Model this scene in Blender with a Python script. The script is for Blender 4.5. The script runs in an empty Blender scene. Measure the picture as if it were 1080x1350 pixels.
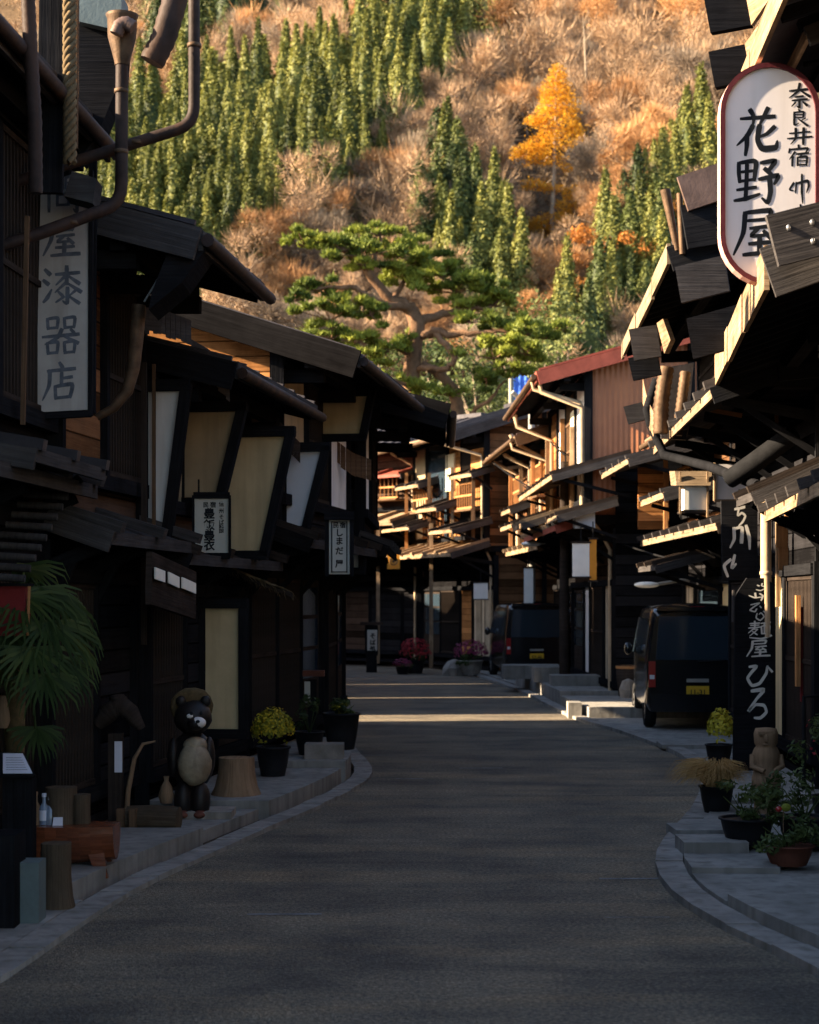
import bpy, bmesh, math, random
from mathutils import Vector, Matrix, noise
R = math.radians
random.seed(7)
S = bpy.context.scene
COL = S.collection

# ---------------------------------------------------------------- camera, sky, sun, exposure
F, HC, CX, CY = 2250.0, 1.95, 540.0, 790.0          # focal length in photo pixels, eye height, horizon
cam_d = bpy.data.cameras.new("camera"); cam = bpy.data.objects.new("camera", cam_d); COL.objects.link(cam)
cam_d.sensor_fit = 'HORIZONTAL'; cam_d.sensor_width = 24.0; cam_d.lens = 24.0 * F / 1080.0
cam.location = (0, 0, HC); cam.rotation_euler = (R(90), 0, 0)
cam_d.shift_y = (CY - 675.0) / 1080.0
cam_d.clip_start = 0.1; cam_d.clip_end = 3000
cam_d.dof.use_dof = True; cam_d.dof.focus_distance = 14.5; cam_d.dof.aperture_fstop = 2.5
S.camera = cam

SUN_ELEV, SUN_DIR = 24.0, Vector((-0.99, -0.10, 0)).normalized()   # low sun from the left, a touch behind us
w = bpy.data.worlds.new("World"); S.world = w; w.use_nodes = True
nt = w.node_tree; bg = nt.nodes['Background']
sky = nt.nodes.new('ShaderNodeTexSky'); sky.sky_type = 'NISHITA'; sky.sun_disc = False
sky.sun_elevation = R(SUN_ELEV); sky.sun_rotation = math.atan2(SUN_DIR.x, SUN_DIR.y)
nt.links.new(sky.outputs[0], bg.inputs[0]); bg.inputs[1].default_value = 0.07
sd = bpy.data.lights.new("sun", 'SUN'); sd.energy = 5.0; sd.angle = R(0.5); sd.color = (1.0, 0.80, 0.55)
so = bpy.data.objects.new("sun", sd); COL.objects.link(so)
tosun = Vector((SUN_DIR.x * math.cos(R(SUN_ELEV)), SUN_DIR.y * math.cos(R(SUN_ELEV)), math.sin(R(SUN_ELEV))))
so.rotation_euler = tosun.to_track_quat('Z', 'Y').to_euler()
so.location = tosun * 60
S.view_settings.view_transform = 'Standard'; S.view_settings.look = 'None'
S.view_settings.exposure = 2.6; S.view_settings.gamma = 1.0
S.render.engine = 'CYCLES'
S.cycles.use_denoising = True
S.cycles.max_bounces = 6; S.cycles.diffuse_bounces = 3; S.cycles.glossy_bounces = 2; S.cycles.transparent_max_bounces = 6

def at(px, py, Y): return Vector(((px - CX) / F * Y, Y, HC - (py - CY) / F * Y))   # photo pixel at a true depth

# ---------------------------------------------------------------- materials
MATS = {}
def newmat(name):
    m = bpy.data.materials.new(name); m.use_nodes = True; t = m.node_tree
    b = t.nodes['Principled BSDF']; MATS[name] = m
    return m, t, b
def nd(t, typ, **kw):
    n = t.nodes.new(typ)
    for k, v in kw.items():
        if k.startswith('i_'): n.inputs[int(k[2:]) if k[2:].isdigit() else k[2:]].default_value = v
        else: setattr(n, k, v)
    return n
def ramp(t, stops):
    r = t.nodes.new('ShaderNodeValToRGB'); e = r.color_ramp.elements
    while len(e) < len(stops): e.new(0.5)
    for el, (p, c) in zip(e, stops): el.position = p; el.color = (*c, 1)
    return r
def scl(c, k): return tuple(min(1, x * k) for x in c)
def uvrand(t):
    """UV in metres, shifted by a per-object random so no two boards share a grain."""
    uv = nd(t, 'ShaderNodeUVMap', uv_map='uv'); oi = nd(t, 'ShaderNodeObjectInfo')
    m = nd(t, 'ShaderNodeMath', operation='MULTIPLY'); m.inputs[1].default_value = 37.0
    a = nd(t, 'ShaderNodeVectorMath', operation='ADD')
    t.links.new(oi.outputs['Random'], m.inputs[0]); t.links.new(uv.outputs[0], a.inputs[0]); t.links.new(m.outputs[0], a.inputs[1])
    return uv, a
def wood(name, col, var=0.5, plank=0.0, along='u', rough=0.75, gap=0.06, spec=0.0):
    """weathered timber: grain along u (or v), optional boards of the given width"""
    m, t, b = newmat(name); L = t.links.new
    uv, vec = uvrand(t)
    sep = nd(t, 'ShaderNodeSeparateXYZ'); L(uv.outputs[0], sep.inputs[0])
    g = nd(t, 'ShaderNodeMapping'); g.inputs['Scale'].default_value = (1.5, 45, 1) if along == 'u' else (45, 1.5, 1)
    L(vec.outputs[0], g.inputs[0])
    n1 = nd(t, 'ShaderNodeTexNoise', i_Scale=1.0, i_Detail=4.0, i_Roughness=0.65); L(g.outputs[0], n1.inputs['Vector'])
    n2 = nd(t, 'ShaderNodeTexNoise', i_Scale=2.3, i_Detail=5.0, i_Roughness=0.7); L(vec.outputs[0], n2.inputs['Vector'])
    mx = nd(t, 'ShaderNodeMath', operation='ADD'); L(n1.outputs[0], mx.inputs[0]); L(n2.outputs[0], mx.inputs[1])
    ml = nd(t, 'ShaderNodeMath', operation='MULTIPLY', i_1=0.5); L(mx.outputs[0], ml.inputs[0])
    val = ml.outputs[0]; hgt = n1.outputs[0]
    gapf = None
    if plank > 0:
        c = sep.outputs[1] if along == 'u' else sep.outputs[0]
        dv = nd(t, 'ShaderNodeMath', operation='DIVIDE', i_1=plank); L(c, dv.inputs[0])
        fl = nd(t, 'ShaderNodeMath', operation='FLOOR'); L(dv.outputs[0], fl.inputs[0])
        wn = nd(t, 'ShaderNodeTexWhiteNoise', noise_dimensions='1D'); L(fl.outputs[0], wn.inputs['W'])
        fr = nd(t, 'ShaderNodeMath', operation='FRACT'); L(dv.outputs[0], fr.inputs[0])
        pp = nd(t, 'ShaderNodeMath', operation='PINGPONG', i_1=0.5); L(fr.outputs[0], pp.inputs[0])
        gm = nd(t, 'ShaderNodeMapRange', i_1=0.0, i_2=gap); L(pp.outputs[0], gm.inputs[0]); gapf = gm.outputs[0]
        ms = nd(t, 'ShaderNodeMath', operation='MULTIPLY_ADD', i_1=0.5, i_2=-0.25); L(wn.outputs[0], ms.inputs[0])
        ad = nd(t, 'ShaderNodeMath', operation='ADD'); L(val, ad.inputs[0]); L(ms.outputs[0], ad.inputs[1]); val = ad.outputs[0]
        hm = nd(t, 'ShaderNodeMath', operation='MULTIPLY_ADD', i_1=3.0); L(gapf, hm.inputs[0]); L(hgt, hm.inputs[2]); hgt = hm.outputs[0]
    r = ramp(t, [(0.28, scl(col, 1 - var)), (0.5, col), (0.72, scl(col, 1 + var * 1.2))]); L(val, r.inputs[0])
    out = r.outputs[0]
    if gapf is not None:
        mg = nd(t, 'ShaderNodeMix', data_type='RGBA'); L(gapf, mg.inputs[0]); mg.inputs[6].default_value = (*scl(col, 0.15), 1); L(out, mg.inputs[7]); out = mg.outputs[2]
    L(out, b.inputs['Base Color']); b.inputs['Roughness'].default_value = rough; b.inputs['Specular IOR Level'].default_value = spec
    bp = nd(t, 'ShaderNodeBump', i_0=0.6, i_1=0.01); L(hgt, bp.inputs['Height']); L(bp.outputs[0], b.inputs['Normal'])
    return m
def rough_mat(name, col, var=0.25, scale=6.0, rough=0.8, metal=0.0, bump=0.2, col2=None, spec=0.1, stain=None, bdist=0.01):
    """noise-mottled plaster, stone, paint, tin"""
    m, t, b = newmat(name); L = t.links.new
    geo = nd(t, 'ShaderNodeNewGeometry')
    n = nd(t, 'ShaderNodeTexNoise', i_Scale=scale, i_Detail=8.0, i_Roughness=0.62); L(geo.outputs['Position'], n.inputs['Vector'])
    r = ramp(t, [(0.3, scl(col, 1 - var)), (0.52, col), (0.75, col2 or scl(col, 1 + var))]); L(n.outputs[0], r.inputs[0])
    out = r.outputs[0]
    if stain:
        mp = nd(t, 'ShaderNodeMapping'); mp.inputs['Scale'].default_value = (9, 9, 0.9); L(geo.outputs['Position'], mp.inputs[0])
        n3 = nd(t, 'ShaderNodeTexNoise', i_Scale=1.0, i_Detail=5.0); L(mp.outputs[0], n3.inputs['Vector'])
        r3 = ramp(t, [(0.48, (0, 0, 0)), (0.75, (1, 1, 1))]); L(n3.outputs[0], r3.inputs[0])
        mg = nd(t, 'ShaderNodeMix', data_type='RGBA'); L(r3.outputs[0], mg.inputs[0]); L(out, mg.inputs[6]); mg.inputs[7].default_value = (*stain, 1); out = mg.outputs[2]
    L(out, b.inputs['Base Color']); b.inputs['Roughness'].default_value = rough; b.inputs['Metallic'].default_value = metal
    b.inputs['Specular IOR Level'].default_value = spec
    if bump:
        n2 = nd(t, 'ShaderNodeTexNoise', i_Scale=scale * 7, i_Detail=4.0); L(geo.outputs['Position'], n2.inputs['Vector'])
        bp = nd(t, 'ShaderNodeBump', i_0=bump, i_1=bdist); L(n2.outputs[0], bp.inputs['Height']); L(bp.outputs[0], b.inputs['Normal'])
    return m
def leafmat(name, cols, rough=0.6, trans=0.25, scale=0.8):
    """foliage: tone per leaf cluster, a little light let through"""
    m, t, b = newmat(name); L = t.links.new
    geo = nd(t, 'ShaderNodeNewGeometry'); oi = nd(t, 'ShaderNodeObjectInfo')
    n = nd(t, 'ShaderNodeTexNoise', i_Scale=scale, i_Detail=3.0); L(geo.outputs['Position'], n.inputs['Vector'])
    a = nd(t, 'ShaderNodeMath', operation='MULTIPLY_ADD', i_1=0.4, i_2=0.0); L(geo.outputs['Random Per Island'], a.inputs[0])
    a2 = nd(t, 'ShaderNodeMath', operation='MULTIPLY_ADD', i_1=0.55); L(oi.outputs['Random'], a2.inputs[0]); L(a.outputs[0], a2.inputs[2])
    a3 = nd(t, 'ShaderNodeMath', operation='MULTIPLY_ADD', i_1=0.9, i_2=-0.42); L(n.outputs[0], a3.inputs[0])
    a4 = nd(t, 'ShaderNodeMath', operation='ADD'); L(a2.outputs[0], a4.inputs[0]); L(a3.outputs[0], a4.inputs[1])
    k = len(cols); r = ramp(t, [(0.1 + 0.8 * i / max(1, k - 1), c) for i, c in enumerate(cols)]); L(a4.outputs[0], r.inputs[0])
    L(r.outputs[0], b.inputs['Base Color']); b.inputs['Roughness'].default_value = rough; b.inputs['Specular IOR Level'].default_value = 0.2
    if trans:
        tr = nd(t, 'ShaderNodeBsdfTranslucent'); L(r.outputs[0], tr.inputs[0])
        ms = nd(t, 'ShaderNodeMixShader', i_0=trans); L(b.outputs[0], ms.inputs[1]); L(tr.outputs[0], ms.inputs[2])
        L(ms.outputs[0], t.nodes['Material Output'].inputs[0])
    return m

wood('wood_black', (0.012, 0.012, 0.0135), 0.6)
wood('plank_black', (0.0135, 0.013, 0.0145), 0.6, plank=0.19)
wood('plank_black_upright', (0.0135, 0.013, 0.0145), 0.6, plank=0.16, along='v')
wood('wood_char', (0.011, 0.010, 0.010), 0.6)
wood('wood_dark', (0.034, 0.026, 0.022), 0.6)
wood('plank_dark', (0.050, 0.031, 0.022), 0.6, plank=0.2)
wood('wood_brown', (0.11, 0.066, 0.04), 0.55)
wood('plank_brown', (0.13, 0.062, 0.03), 0.6, plank=0.19)
wood('plank_brown_upright', (0.14, 0.08, 0.045), 0.6, plank=0.16, along='v')
wood('wood_orange', (0.36, 0.17, 0.07), 0.5)
wood('plank_orange', (0.34, 0.15, 0.055), 0.55, plank=0.17)  # also colours a warm lit look into gables and mid-row fronts
wood('wood_grey', (0.20, 0.145, 0.095), 0.7)
wood('wood_pale', (0.23, 0.155, 0.095), 0.9)
wood('wood_pale_upright', (0.42, 0.33, 0.23), 0.5, plank=0.11, along='v')
wood('wood_slate', (0.050, 0.045, 0.044), 0.6)
wood('bark_log', (0.08, 0.058, 0.04), 0.6, along='v')
wood('wood_carved', (0.22, 0.14, 0.085), 0.5, along='v')
wood('lacquer', (0.16, 0.045, 0.018), 0.6, rough=0.22, spec=0.6)
rough_mat('plaster_white', (0.72, 0.67, 0.64), 0.08, 3.0, 0.9, stain=(0.55, 0.50, 0.46))
rough_mat('plaster_cream', (0.55, 0.42, 0.24), 0.12, 3.0, 0.9, stain=(0.42, 0.32, 0.18))
rough_mat('plaster_tan', (0.34, 0.25, 0.15), 0.15, 3.0, 0.9, stain=(0.24, 0.18, 0.11))
rough_mat('plaster_blue', (0.62, 0.64, 0.68), 0.06, 3.0, 0.9)
rough_mat('paper_white', (0.80, 0.76, 0.66), 0.05, 9.0, 0.85, bump=0.05)
rough_mat('shoji', (0.62, 0.52, 0.36), 0.08, 9.0, 0.9, bump=0.05)
rough_mat('tin_dark', (0.055, 0.050, 0.055), 0.35, 5.0, 0.55, 0.3)
rough_mat('tin_brown', (0.13, 0.085, 0.07), 0.35, 4.0, 0.55, 0.2)
rough_mat('tin_red', (0.25, 0.065, 0.045), 0.25, 4.0, 0.5, 0.0)
rough_mat('tin_blue', (0.07, 0.17, 0.55), 0.15, 4.0, 0.5)
rough_mat('copper_old', (0.10, 0.062, 0.038), 0.5, 9.0, 0.6, 0.4)
rough_mat('pipe_brown', (0.032, 0.021, 0.018), 0.5, 7.0, 0.6, stain=(0.06, 0.03, 0.018))
rough_mat('pipe_tan', (0.46, 0.33, 0.21), 0.2, 5.0, 0.5)
rough_mat('iron_black', (0.013, 0.013, 0.014), 0.3, 8.0, 0.7, spec=0.0)
rough_mat('sign_face', (0.74, 0.68, 0.67), 0.05, 2.5, 0.6, bump=0.03, stain=(0.66, 0.60, 0.58))
rough_mat('sign_face_old', (0.40, 0.37, 0.34), 0.14, 3.5, 0.75, bump=0.05, stain=(0.29, 0.26, 0.23))
rough_mat('sign_face_grey', (0.46, 0.45, 0.40), 0.08, 3.5, 0.75, bump=0.05)
rough_mat('sign_rim', (0.085, 0.02, 0.025), 0.2, 5.0, 0.4)
rough_mat('sign_edge', (0.62, 0.34, 0.29), 0.1, 5.0, 0.5)
rough_mat('ink_black', (0.012, 0.014, 0.018), 0.1, 5.0, 0.5, bump=0)
rough_mat('ink_white', (0.62, 0.58, 0.52), 0.1, 5.0, 0.6, bump=0)
rough_mat('ink_faded', (0.10, 0.11, 0.13), 0.4, 14.0, 0.7, bump=0)
rough_mat('stone_kerb', (0.25, 0.23, 0.21), 0.3, 3.0, 0.85, bump=0.5, stain=(0.13, 0.12, 0.10))
rough_mat('stone_slab', (0.24, 0.225, 0.205), 0.35, 2.2, 0.85, bump=0.4, stain=(0.14, 0.13, 0.115))
rough_mat('stone_block', (0.26, 0.23, 0.20), 0.35, 4.0, 0.85, bump=0.6, stain=(0.15, 0.13, 0.11))
rough_mat('road_paint', (0.20, 0.205, 0.205), 0.5, 8.0, 0.8)
rough_mat('soil', (0.05, 0.035, 0.025), 0.4, 9.0, 0.95)
rough_mat('pot_black', (0.013, 0.013, 0.015), 0.3, 6.0, 0.5)
rough_mat('pot_red', (0.12, 0.045, 0.03), 0.3, 6.0, 0.7)
rough_mat('ceramic_dark', (0.014, 0.010, 0.009), 0.5, 9.0, 0.5, bump=0.3, spec=0.3)
rough_mat('ceramic_belly', (0.34, 0.27, 0.18), 0.35, 14.0, 0.5, bump=0.4, stain=(0.16, 0.11, 0.07), spec=0.3)
rough_mat('straw', (0.13, 0.09, 0.048), 0.4, 25.0, 0.9)
rough_mat('car_paint', (0.008, 0.009, 0.011), 0.1, 3.0, 0.12, bump=0, spec=0.6)
rough_mat('rubber', (0.015, 0.015, 0.016), 0.2, 9.0, 0.8)
rough_mat('rim_metal', (0.35, 0.35, 0.36), 0.1, 9.0, 0.35, 0.8)
rough_mat('plate_yellow', (0.62, 0.36, 0.03), 0.05, 9.0, 0.5, bump=0)
rough_mat('lamp_red', (0.30, 0.015, 0.015), 0.1, 9.0, 0.15, bump=0, spec=0.6)
rough_mat('lamp_clear', (0.65, 0.66, 0.68), 0.05, 9.0, 0.15, bump=0, spec=0.7)
rough_mat('box_red', (0.16, 0.02, 0.02), 0.2, 6.0, 0.5)
rough_mat('card_white', (0.60, 0.60, 0.68), 0.05, 9.0, 0.7, bump=0)
rough_mat('metal_box', (0.13, 0.16, 0.16), 0.2, 5.0, 0.55, 0.3)
rough_mat('cloth_white', (0.78, 0.76, 0.72), 0.06, 6.0, 0.9)
rough_mat('cloth_orange', (0.62, 0.26, 0.04), 0.1, 6.0, 0.9)
rough_mat('pole_grey', (0.26, 0.25, 0.23), 0.15, 6.0, 0.75)
m, t, b = newmat('glass_dark'); b.inputs['Base Color'].default_value = (0.02, 0.032, 0.045, 1); b.inputs['Roughness'].default_value = 0.08; b.inputs['Specular IOR Level'].default_value = 0.6  # blue base colour stands in for the bluish reflection on panes
m, t, b = newmat('bottle_glass'); b.inputs['Base Color'].default_value = (0.35, 0.42, 0.55, 1); b.inputs['Roughness'].default_value = 0.1; b.inputs['Transmission Weight'].default_value = 0.5
# corrugated red-brown tin cladding: upright ribs
m, t, b = newmat('tin_rust'); L = t.links.new
uv, vec = uvrand(t); wv = nd(t, 'ShaderNodeTexWave', i_Scale=3.2, i_Distortion=0.0); L(uv.outputs[0], wv.inputs[0])
n = nd(t, 'ShaderNodeTexNoise', i_Scale=2.0, i_Detail=6.0); L(vec.outputs[0], n.inputs[0])
r = ramp(t, [(0.3, (0.27, 0.090, 0.034)), (0.7, (0.38, 0.135, 0.05))]); L(n.outputs[0], r.inputs[0]); L(r.outputs[0], b.inputs['Base Color'])
bp = nd(t, 'ShaderNodeBump', i_0=0.5, i_1=0.02); L(wv.outputs[1], bp.inputs['Height']); L(bp.outputs[0], b.inputs['Normal']); b.inputs['Roughness'].default_value = 0.55
# asphalt: coarse aggregate, patches, cross-wise seams
m, t, b = newmat('asphalt'); L = t.links.new
geo = nd(t, 'ShaderNodeNewGeometry')
n1 = nd(t, 'ShaderNodeTexNoise', i_Scale=38.0, i_Detail=4.0, i_Roughness=0.8); L(geo.outputs[0], n1.inputs['Vector'])
n2 = nd(t, 'ShaderNodeTexNoise', i_Scale=0.9, i_Detail=6.0, i_Roughness=0.65); L(geo.outputs[0], n2.inputs['Vector'])
mp = nd(t, 'ShaderNodeMapping'); mp.inputs['Scale'].default_value = (0.25, 1.3, 1); L(geo.outputs[0], mp.inputs[0])
n3 = nd(t, 'ShaderNodeTexNoise', i_Scale=1.0, i_Detail=5.0, i_Roughness=0.7); L(mp.outputs[0], n3.inputs['Vector'])
vo = nd(t, 'ShaderNodeTexVoronoi', i_Scale=85.0); L(geo.outputs[0], vo.inputs['Vector'])
r1 = ramp(t, [(0.25, (0.028, 0.025, 0.021)), (0.47, (0.125, 0.108, 0.086)), (0.72, (0.37, 0.315, 0.24))]); L(n1.outputs[0], r1.inputs[0])
r2 = ramp(t, [(0.32, (0.5, 0.5, 0.52)), (0.68, (1.35, 1.28, 1.15))]); L(n2.outputs[0], r2.inputs[0])
r3 = ramp(t, [(0.34, (0.62, 0.62, 0.65)), (0.5, (1, 1, 1)), (0.64, (1.35, 1.22, 1.05))]); L(n3.outputs[0], r3.inputs[0])
m1 = nd(t, 'ShaderNodeMix', data_type='RGBA', blend_type='MULTIPLY'); m1.inputs[0].default_value = 1; L(r1.outputs[0], m1.inputs[6]); L(r2.outputs[0], m1.inputs[7])
m2 = nd(t, 'ShaderNodeMix', data_type='RGBA', blend_type='MULTIPLY'); m2.inputs[0].default_value = 1; L(m1.outputs[2], m2.inputs[6]); L(r3.outputs[0], m2.inputs[7])
L(m2.outputs[2], b.inputs['Base Color']); b.inputs['Roughness'].default_value = 0.8; b.inputs['Specular IOR Level'].default_value = 0.3
bp = nd(t, 'ShaderNodeBump', i_0=0.9, i_1=0.012); L(vo.outputs[0], bp.inputs['Height']); L(bp.outputs[0], b.inputs['Normal'])
# hillside floor: leaf litter, dry grass, dark hollows
m, t, b = newmat('hill_floor'); L = t.links.new
geo = nd(t, 'ShaderNodeNewGeometry')
n1 = nd(t, 'ShaderNodeTexNoise', i_Scale=0.05, i_Detail=8.0, i_Roughness=0.65); L(geo.outputs[0], n1.inputs['Vector'])
n2 = nd(t, 'ShaderNodeTexNoise', i_Scale=0.8, i_Detail=6.0, i_Roughness=0.75); L(geo.outputs[0], n2.inputs['Vector'])
ad = nd(t, 'ShaderNodeMath', operation='ADD'); L(n1.outputs[0], ad.inputs[0]); L(n2.outputs[0], ad.inputs[1])
ml = nd(t, 'ShaderNodeMath', operation='MULTIPLY', i_1=0.5); L(ad.outputs[0], ml.inputs[0])
r = ramp(t, [(0.34, (0.04, 0.028, 0.018)), (0.46, (0.10, 0.066, 0.039)), (0.56, (0.155, 0.103, 0.058)), (0.68, (0.22, 0.15, 0.085))]); L(ml.outputs[0], r.inputs[0])
L(r.outputs[0], b.inputs['Base Color']); b.inputs['Roughness'].default_value = 1; b.inputs['Specular IOR Level'].default_value = 0.05
bp = nd(t, 'ShaderNodeBump', i_0=1.0, i_1=0.8); L(n2.outputs[0], bp.inputs['Height']); L(bp.outputs[0], b.inputs['Normal'])
leafmat('needle_cedar', [(0.040, 0.050, 0.013), (0.14, 0.148, 0.032), (0.25, 0.24, 0.058)], trans=0.15, scale=0.25)
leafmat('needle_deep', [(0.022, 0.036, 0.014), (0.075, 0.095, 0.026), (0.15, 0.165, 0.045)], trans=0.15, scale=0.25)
leafmat('needle_pine', [(0.045, 0.070, 0.012), (0.15, 0.18, 0.025), (0.27, 0.29, 0.04)], trans=0.25, scale=0.9)
leafmat('leaf_larch', [(0.36, 0.15, 0.012), (0.56, 0.27, 0.022), (0.72, 0.40, 0.04)], trans=0.35, scale=0.4)
leafmat('leaf_orange', [(0.30, 0.11, 0.022), (0.48, 0.19, 0.038), (0.60, 0.28, 0.07)], trans=0.3, scale=0.4)
leafmat('twig_brown', [(0.16, 0.098, 0.056), (0.34, 0.215, 0.122), (0.50, 0.325, 0.19)], trans=0.1, scale=0.15)
leafmat('brush', [(0.06, 0.042, 0.026), (0.12, 0.080, 0.046), (0.19, 0.125, 0.068)], trans=0.1, scale=0.3)
leafmat('twig_rust', [(0.20, 0.10, 0.042), (0.40, 0.205, 0.085), (0.54, 0.30, 0.13)], trans=0.15, scale=0.15)
leafmat('twig_grey', [(0.12, 0.085, 0.06), (0.22, 0.16, 0.11), (0.33, 0.25, 0.17)], trans=0.1, scale=0.15)
leafmat('leaf_bush', [(0.02, 0.035, 0.012), (0.05, 0.075, 0.022), (0.10, 0.12, 0.035)], trans=0.25, scale=3)
leafmat('leaf_palm', [(0.018, 0.035, 0.010), (0.042, 0.070, 0.018), (0.10, 0.12, 0.03)], trans=0.3, scale=2)
leafmat('leaf_yellow', [(0.14, 0.15, 0.02), (0.33, 0.30, 0.03), (0.50, 0.43, 0.045)], trans=0.3, scale=8)
leafmat('petal_yellow', [(0.45, 0.33, 0.02), (0.65, 0.50, 0.04)], trans=0.3, scale=8)
leafmat('petal_red', [(0.20, 0.012, 0.02), (0.36, 0.03, 0.04)], trans=0.3, scale=8)
leafmat('petal_pink', [(0.20, 0.03, 0.08), (0.36, 0.07, 0.15)], trans=0.3, scale=8)
leafmat('grass_dry', [(0.24, 0.13, 0.05), (0.42, 0.25, 0.09), (0.55, 0.36, 0.15)], trans=0.3, scale=4)
rough_mat('bark_pine', (0.16, 0.090, 0.052), 0.6, 2.2, 0.9, bump=1.0, bdist=0.06, stain=(0.14, 0.08, 0.05))
rough_mat('bark_grey', (0.24, 0.18, 0.13), 0.3, 2.0, 0.9)
M = MATS

# ---------------------------------------------------------------- mesh builder
LOC = {}
class MB:
    def __init__(s): s.v = []; s.f = []; s.uv = []; s.m = []; s.sm = []
    def face(s, pts, mat=0, smooth=False, uv=None):
        pts = [Vector(p) for p in pts]; i = len(s.v); s.v += pts; s.f.append(list(range(i, i + len(pts)))); s.m.append(mat); s.sm.append(smooth)
        if uv is None:
            n = Vector((0, 0, 0))
            for a in range(len(pts)):
                n += pts[a].cross(pts[(a + 1) % len(pts)])
            n = n.normalized() if n.length > 1e-12 else Vector((0, 0, 1))
            u = Vector((1, 0, 0)) if abs(n.z) > 0.95 else Vector((0, 0, 1)).cross(n).normalized()
            vv = n.cross(u); uv = [(p.dot(u), p.dot(vv)) for p in pts]
        s.uv.append(uv)
    def raw(s, vs, fs, uvs=None, mat=0, smooth=True):
        o = len(s.v); s.v += [Vector(p) for p in vs]
        for k, f in enumerate(fs):
            s.f.append([o + a for a in f]); s.m.append(mat); s.sm.append(smooth)
            s.uv.append(uvs[k] if uvs else [(vs[a][0], vs[a][2]) for a in f])
    def beam(s, p0, p1, w_, h_, up=(0, 0, 1), mat=0, end=None):
        p0 = Vector(p0); p1 = Vector(p1); d = p1 - p0; ln = d.length
        if ln < 1e-6: return
        d = d / ln; up = Vector(up)
        if abs(d.dot(up)) > 0.98: up = Vector((0, 1, 0)) if abs(d.y) < 0.9 else Vector((1, 0, 0))
        x = d.cross(up).normalized(); z = x.cross(d).normalized()
        c = [(-w_ / 2, -h_ / 2), (w_ / 2, -h_ / 2), (w_ / 2, h_ / 2), (-w_ / 2, h_ / 2)]
        A = [p0 + x * a + z * b_ for a, b_ in c]; B = [p1 + x * a + z * b_ for a, b_ in c]
        for k in range(4):
            q = (k + 1) % 4; wd = (A[q] - A[k]).length; o = k * 0.7
            s.face([A[k], A[q], B[q], B[k]], mat, uv=[(0, o), (0, o + wd), (ln, o + wd), (ln, o)])
        e = mat if end is None else end
        s.face(A[::-1], e); s.face(B, e)
    def box(s, c, size, mat=0, rz=0.0):
        c = Vector(c); sx, sy, sz = size; M3 = Matrix.Rotation(rz, 3, 'Z')
        ax = [(M3 @ Vector((1, 0, 0)), sx), (M3 @ Vector((0, 1, 0)), sy), (Vector((0, 0, 1)), sz)]
        L_ = max(range(3), key=lambda k: size[k]); a, ln = ax[L_]
        o = [k for k in range(3) if k != L_]
        (x, wx), (z, wz) = ax[o[0]], ax[o[1]]
        if x.cross(a).dot(z) < 0: (x, wx), (z, wz) = (z, wz), (x, wx)
        s.beam(c - a * ln / 2, c + a * ln / 2, wx, wz, up=z, mat=mat)
    def prism(s, poly, vec, mat=0, cap=None):
        poly = [Vector(p) for p in poly]; vec = Vector(vec); n = Vector((0, 0, 0))
        for a in range(len(poly)): n += poly[a].cross(poly[(a + 1) % len(poly)])
        if n.dot(vec) < 0: poly = poly[::-1]
        B = [p + vec for p in poly]; c = mat if cap is None else cap
        s.face(poly[::-1], c); s.face(B, c)
        for k in range(len(poly)):
            q = (k + 1) % len(poly); s.face([poly[k], poly[q], B[q], B[k]], mat)
    def tube(s, pts, r, seg=10, mat=0, cap=True, smooth=True):
        pts = [Vector(p) for p in pts]; n = len(pts); rs = r if isinstance(r, (list, tuple)) else [r] * n
        vs = []; fs = []; uvs = []; ref = None; ln = 0; lens = []
        for i, p in enumerate(pts):
            d = (pts[min(i + 1, n - 1)] - pts[max(i - 1, 0)]).normalized()
            if ref is None: ref = Vector((0, 0, 1)) if abs(d.z) < 0.9 else Vector((1, 0, 0))
            x = d.cross(ref).normalized(); y = x.cross(d).normalized(); ref = y
            if i: ln += (p - pts[i - 1]).length
            lens.append(ln)
            for k in range(seg):
                a = 2 * math.pi * k / seg; vs.append(p + (x * math.cos(a) + y * math.sin(a)) * rs[i])
        for i in range(n - 1):
            for k in range(seg):
                q = (k + 1) % seg; fs.append([i * seg + k, i * seg + q, (i + 1) * seg + q, (i + 1) * seg + k])
                w1 = 2 * math.pi * rs[i] / seg
                uvs.append([(w1 * k, lens[i]), (w1 * (k + 1), lens[i]), (w1 * (k + 1), lens[i + 1]), (w1 * k, lens[i + 1])])
        s.raw(vs, fs, uvs, mat, smooth)
        if cap:
            s.face([vs[k] for k in range(seg)][::-1], mat); s.face([vs[(n - 1) * seg + k] for k in range(seg)], mat)
    def lathe(s, prof, c, seg=20, mat=0, wob=0.0, smooth=True):
        c = Vector(c); vs = []; fs = []; uvs = []
        for i, (r, z) in enumerate(prof):
            for k in range(seg):
                a = 2 * math.pi * k / seg; rr = r * (1 + wob * noise.noise(Vector((math.cos(a) * 1.7 + c.x * 3, math.sin(a) * 1.7 + c.y * 3, z * 1.5))))
                vs.append(c + Vector((math.cos(a) * rr, math.sin(a) * rr, z)))
        for i in range(len(prof) - 1):
            for k in range(seg):
                q = (k + 1) % seg; fs.append([i * seg + k, i * seg + q, (i + 1) * seg + q, (i + 1) * seg + k])
                w1 = 0.12 / 1; uvs.append([(k * w1, prof[i][1]), ((k + 1) * w1, prof[i][1]), ((k + 1) * w1, prof[i + 1][1]), (k * w1, prof[i + 1][1])])
        s.raw(vs, fs, uvs, mat, smooth)
        if prof[-1][0] > 0.01: s.face([vs[(len(prof) - 1) * seg + k] for k in range(seg)], mat)
        if prof[0][0] > 0.01: s.face([vs[k] for k in range(seg)][::-1], mat)
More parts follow.
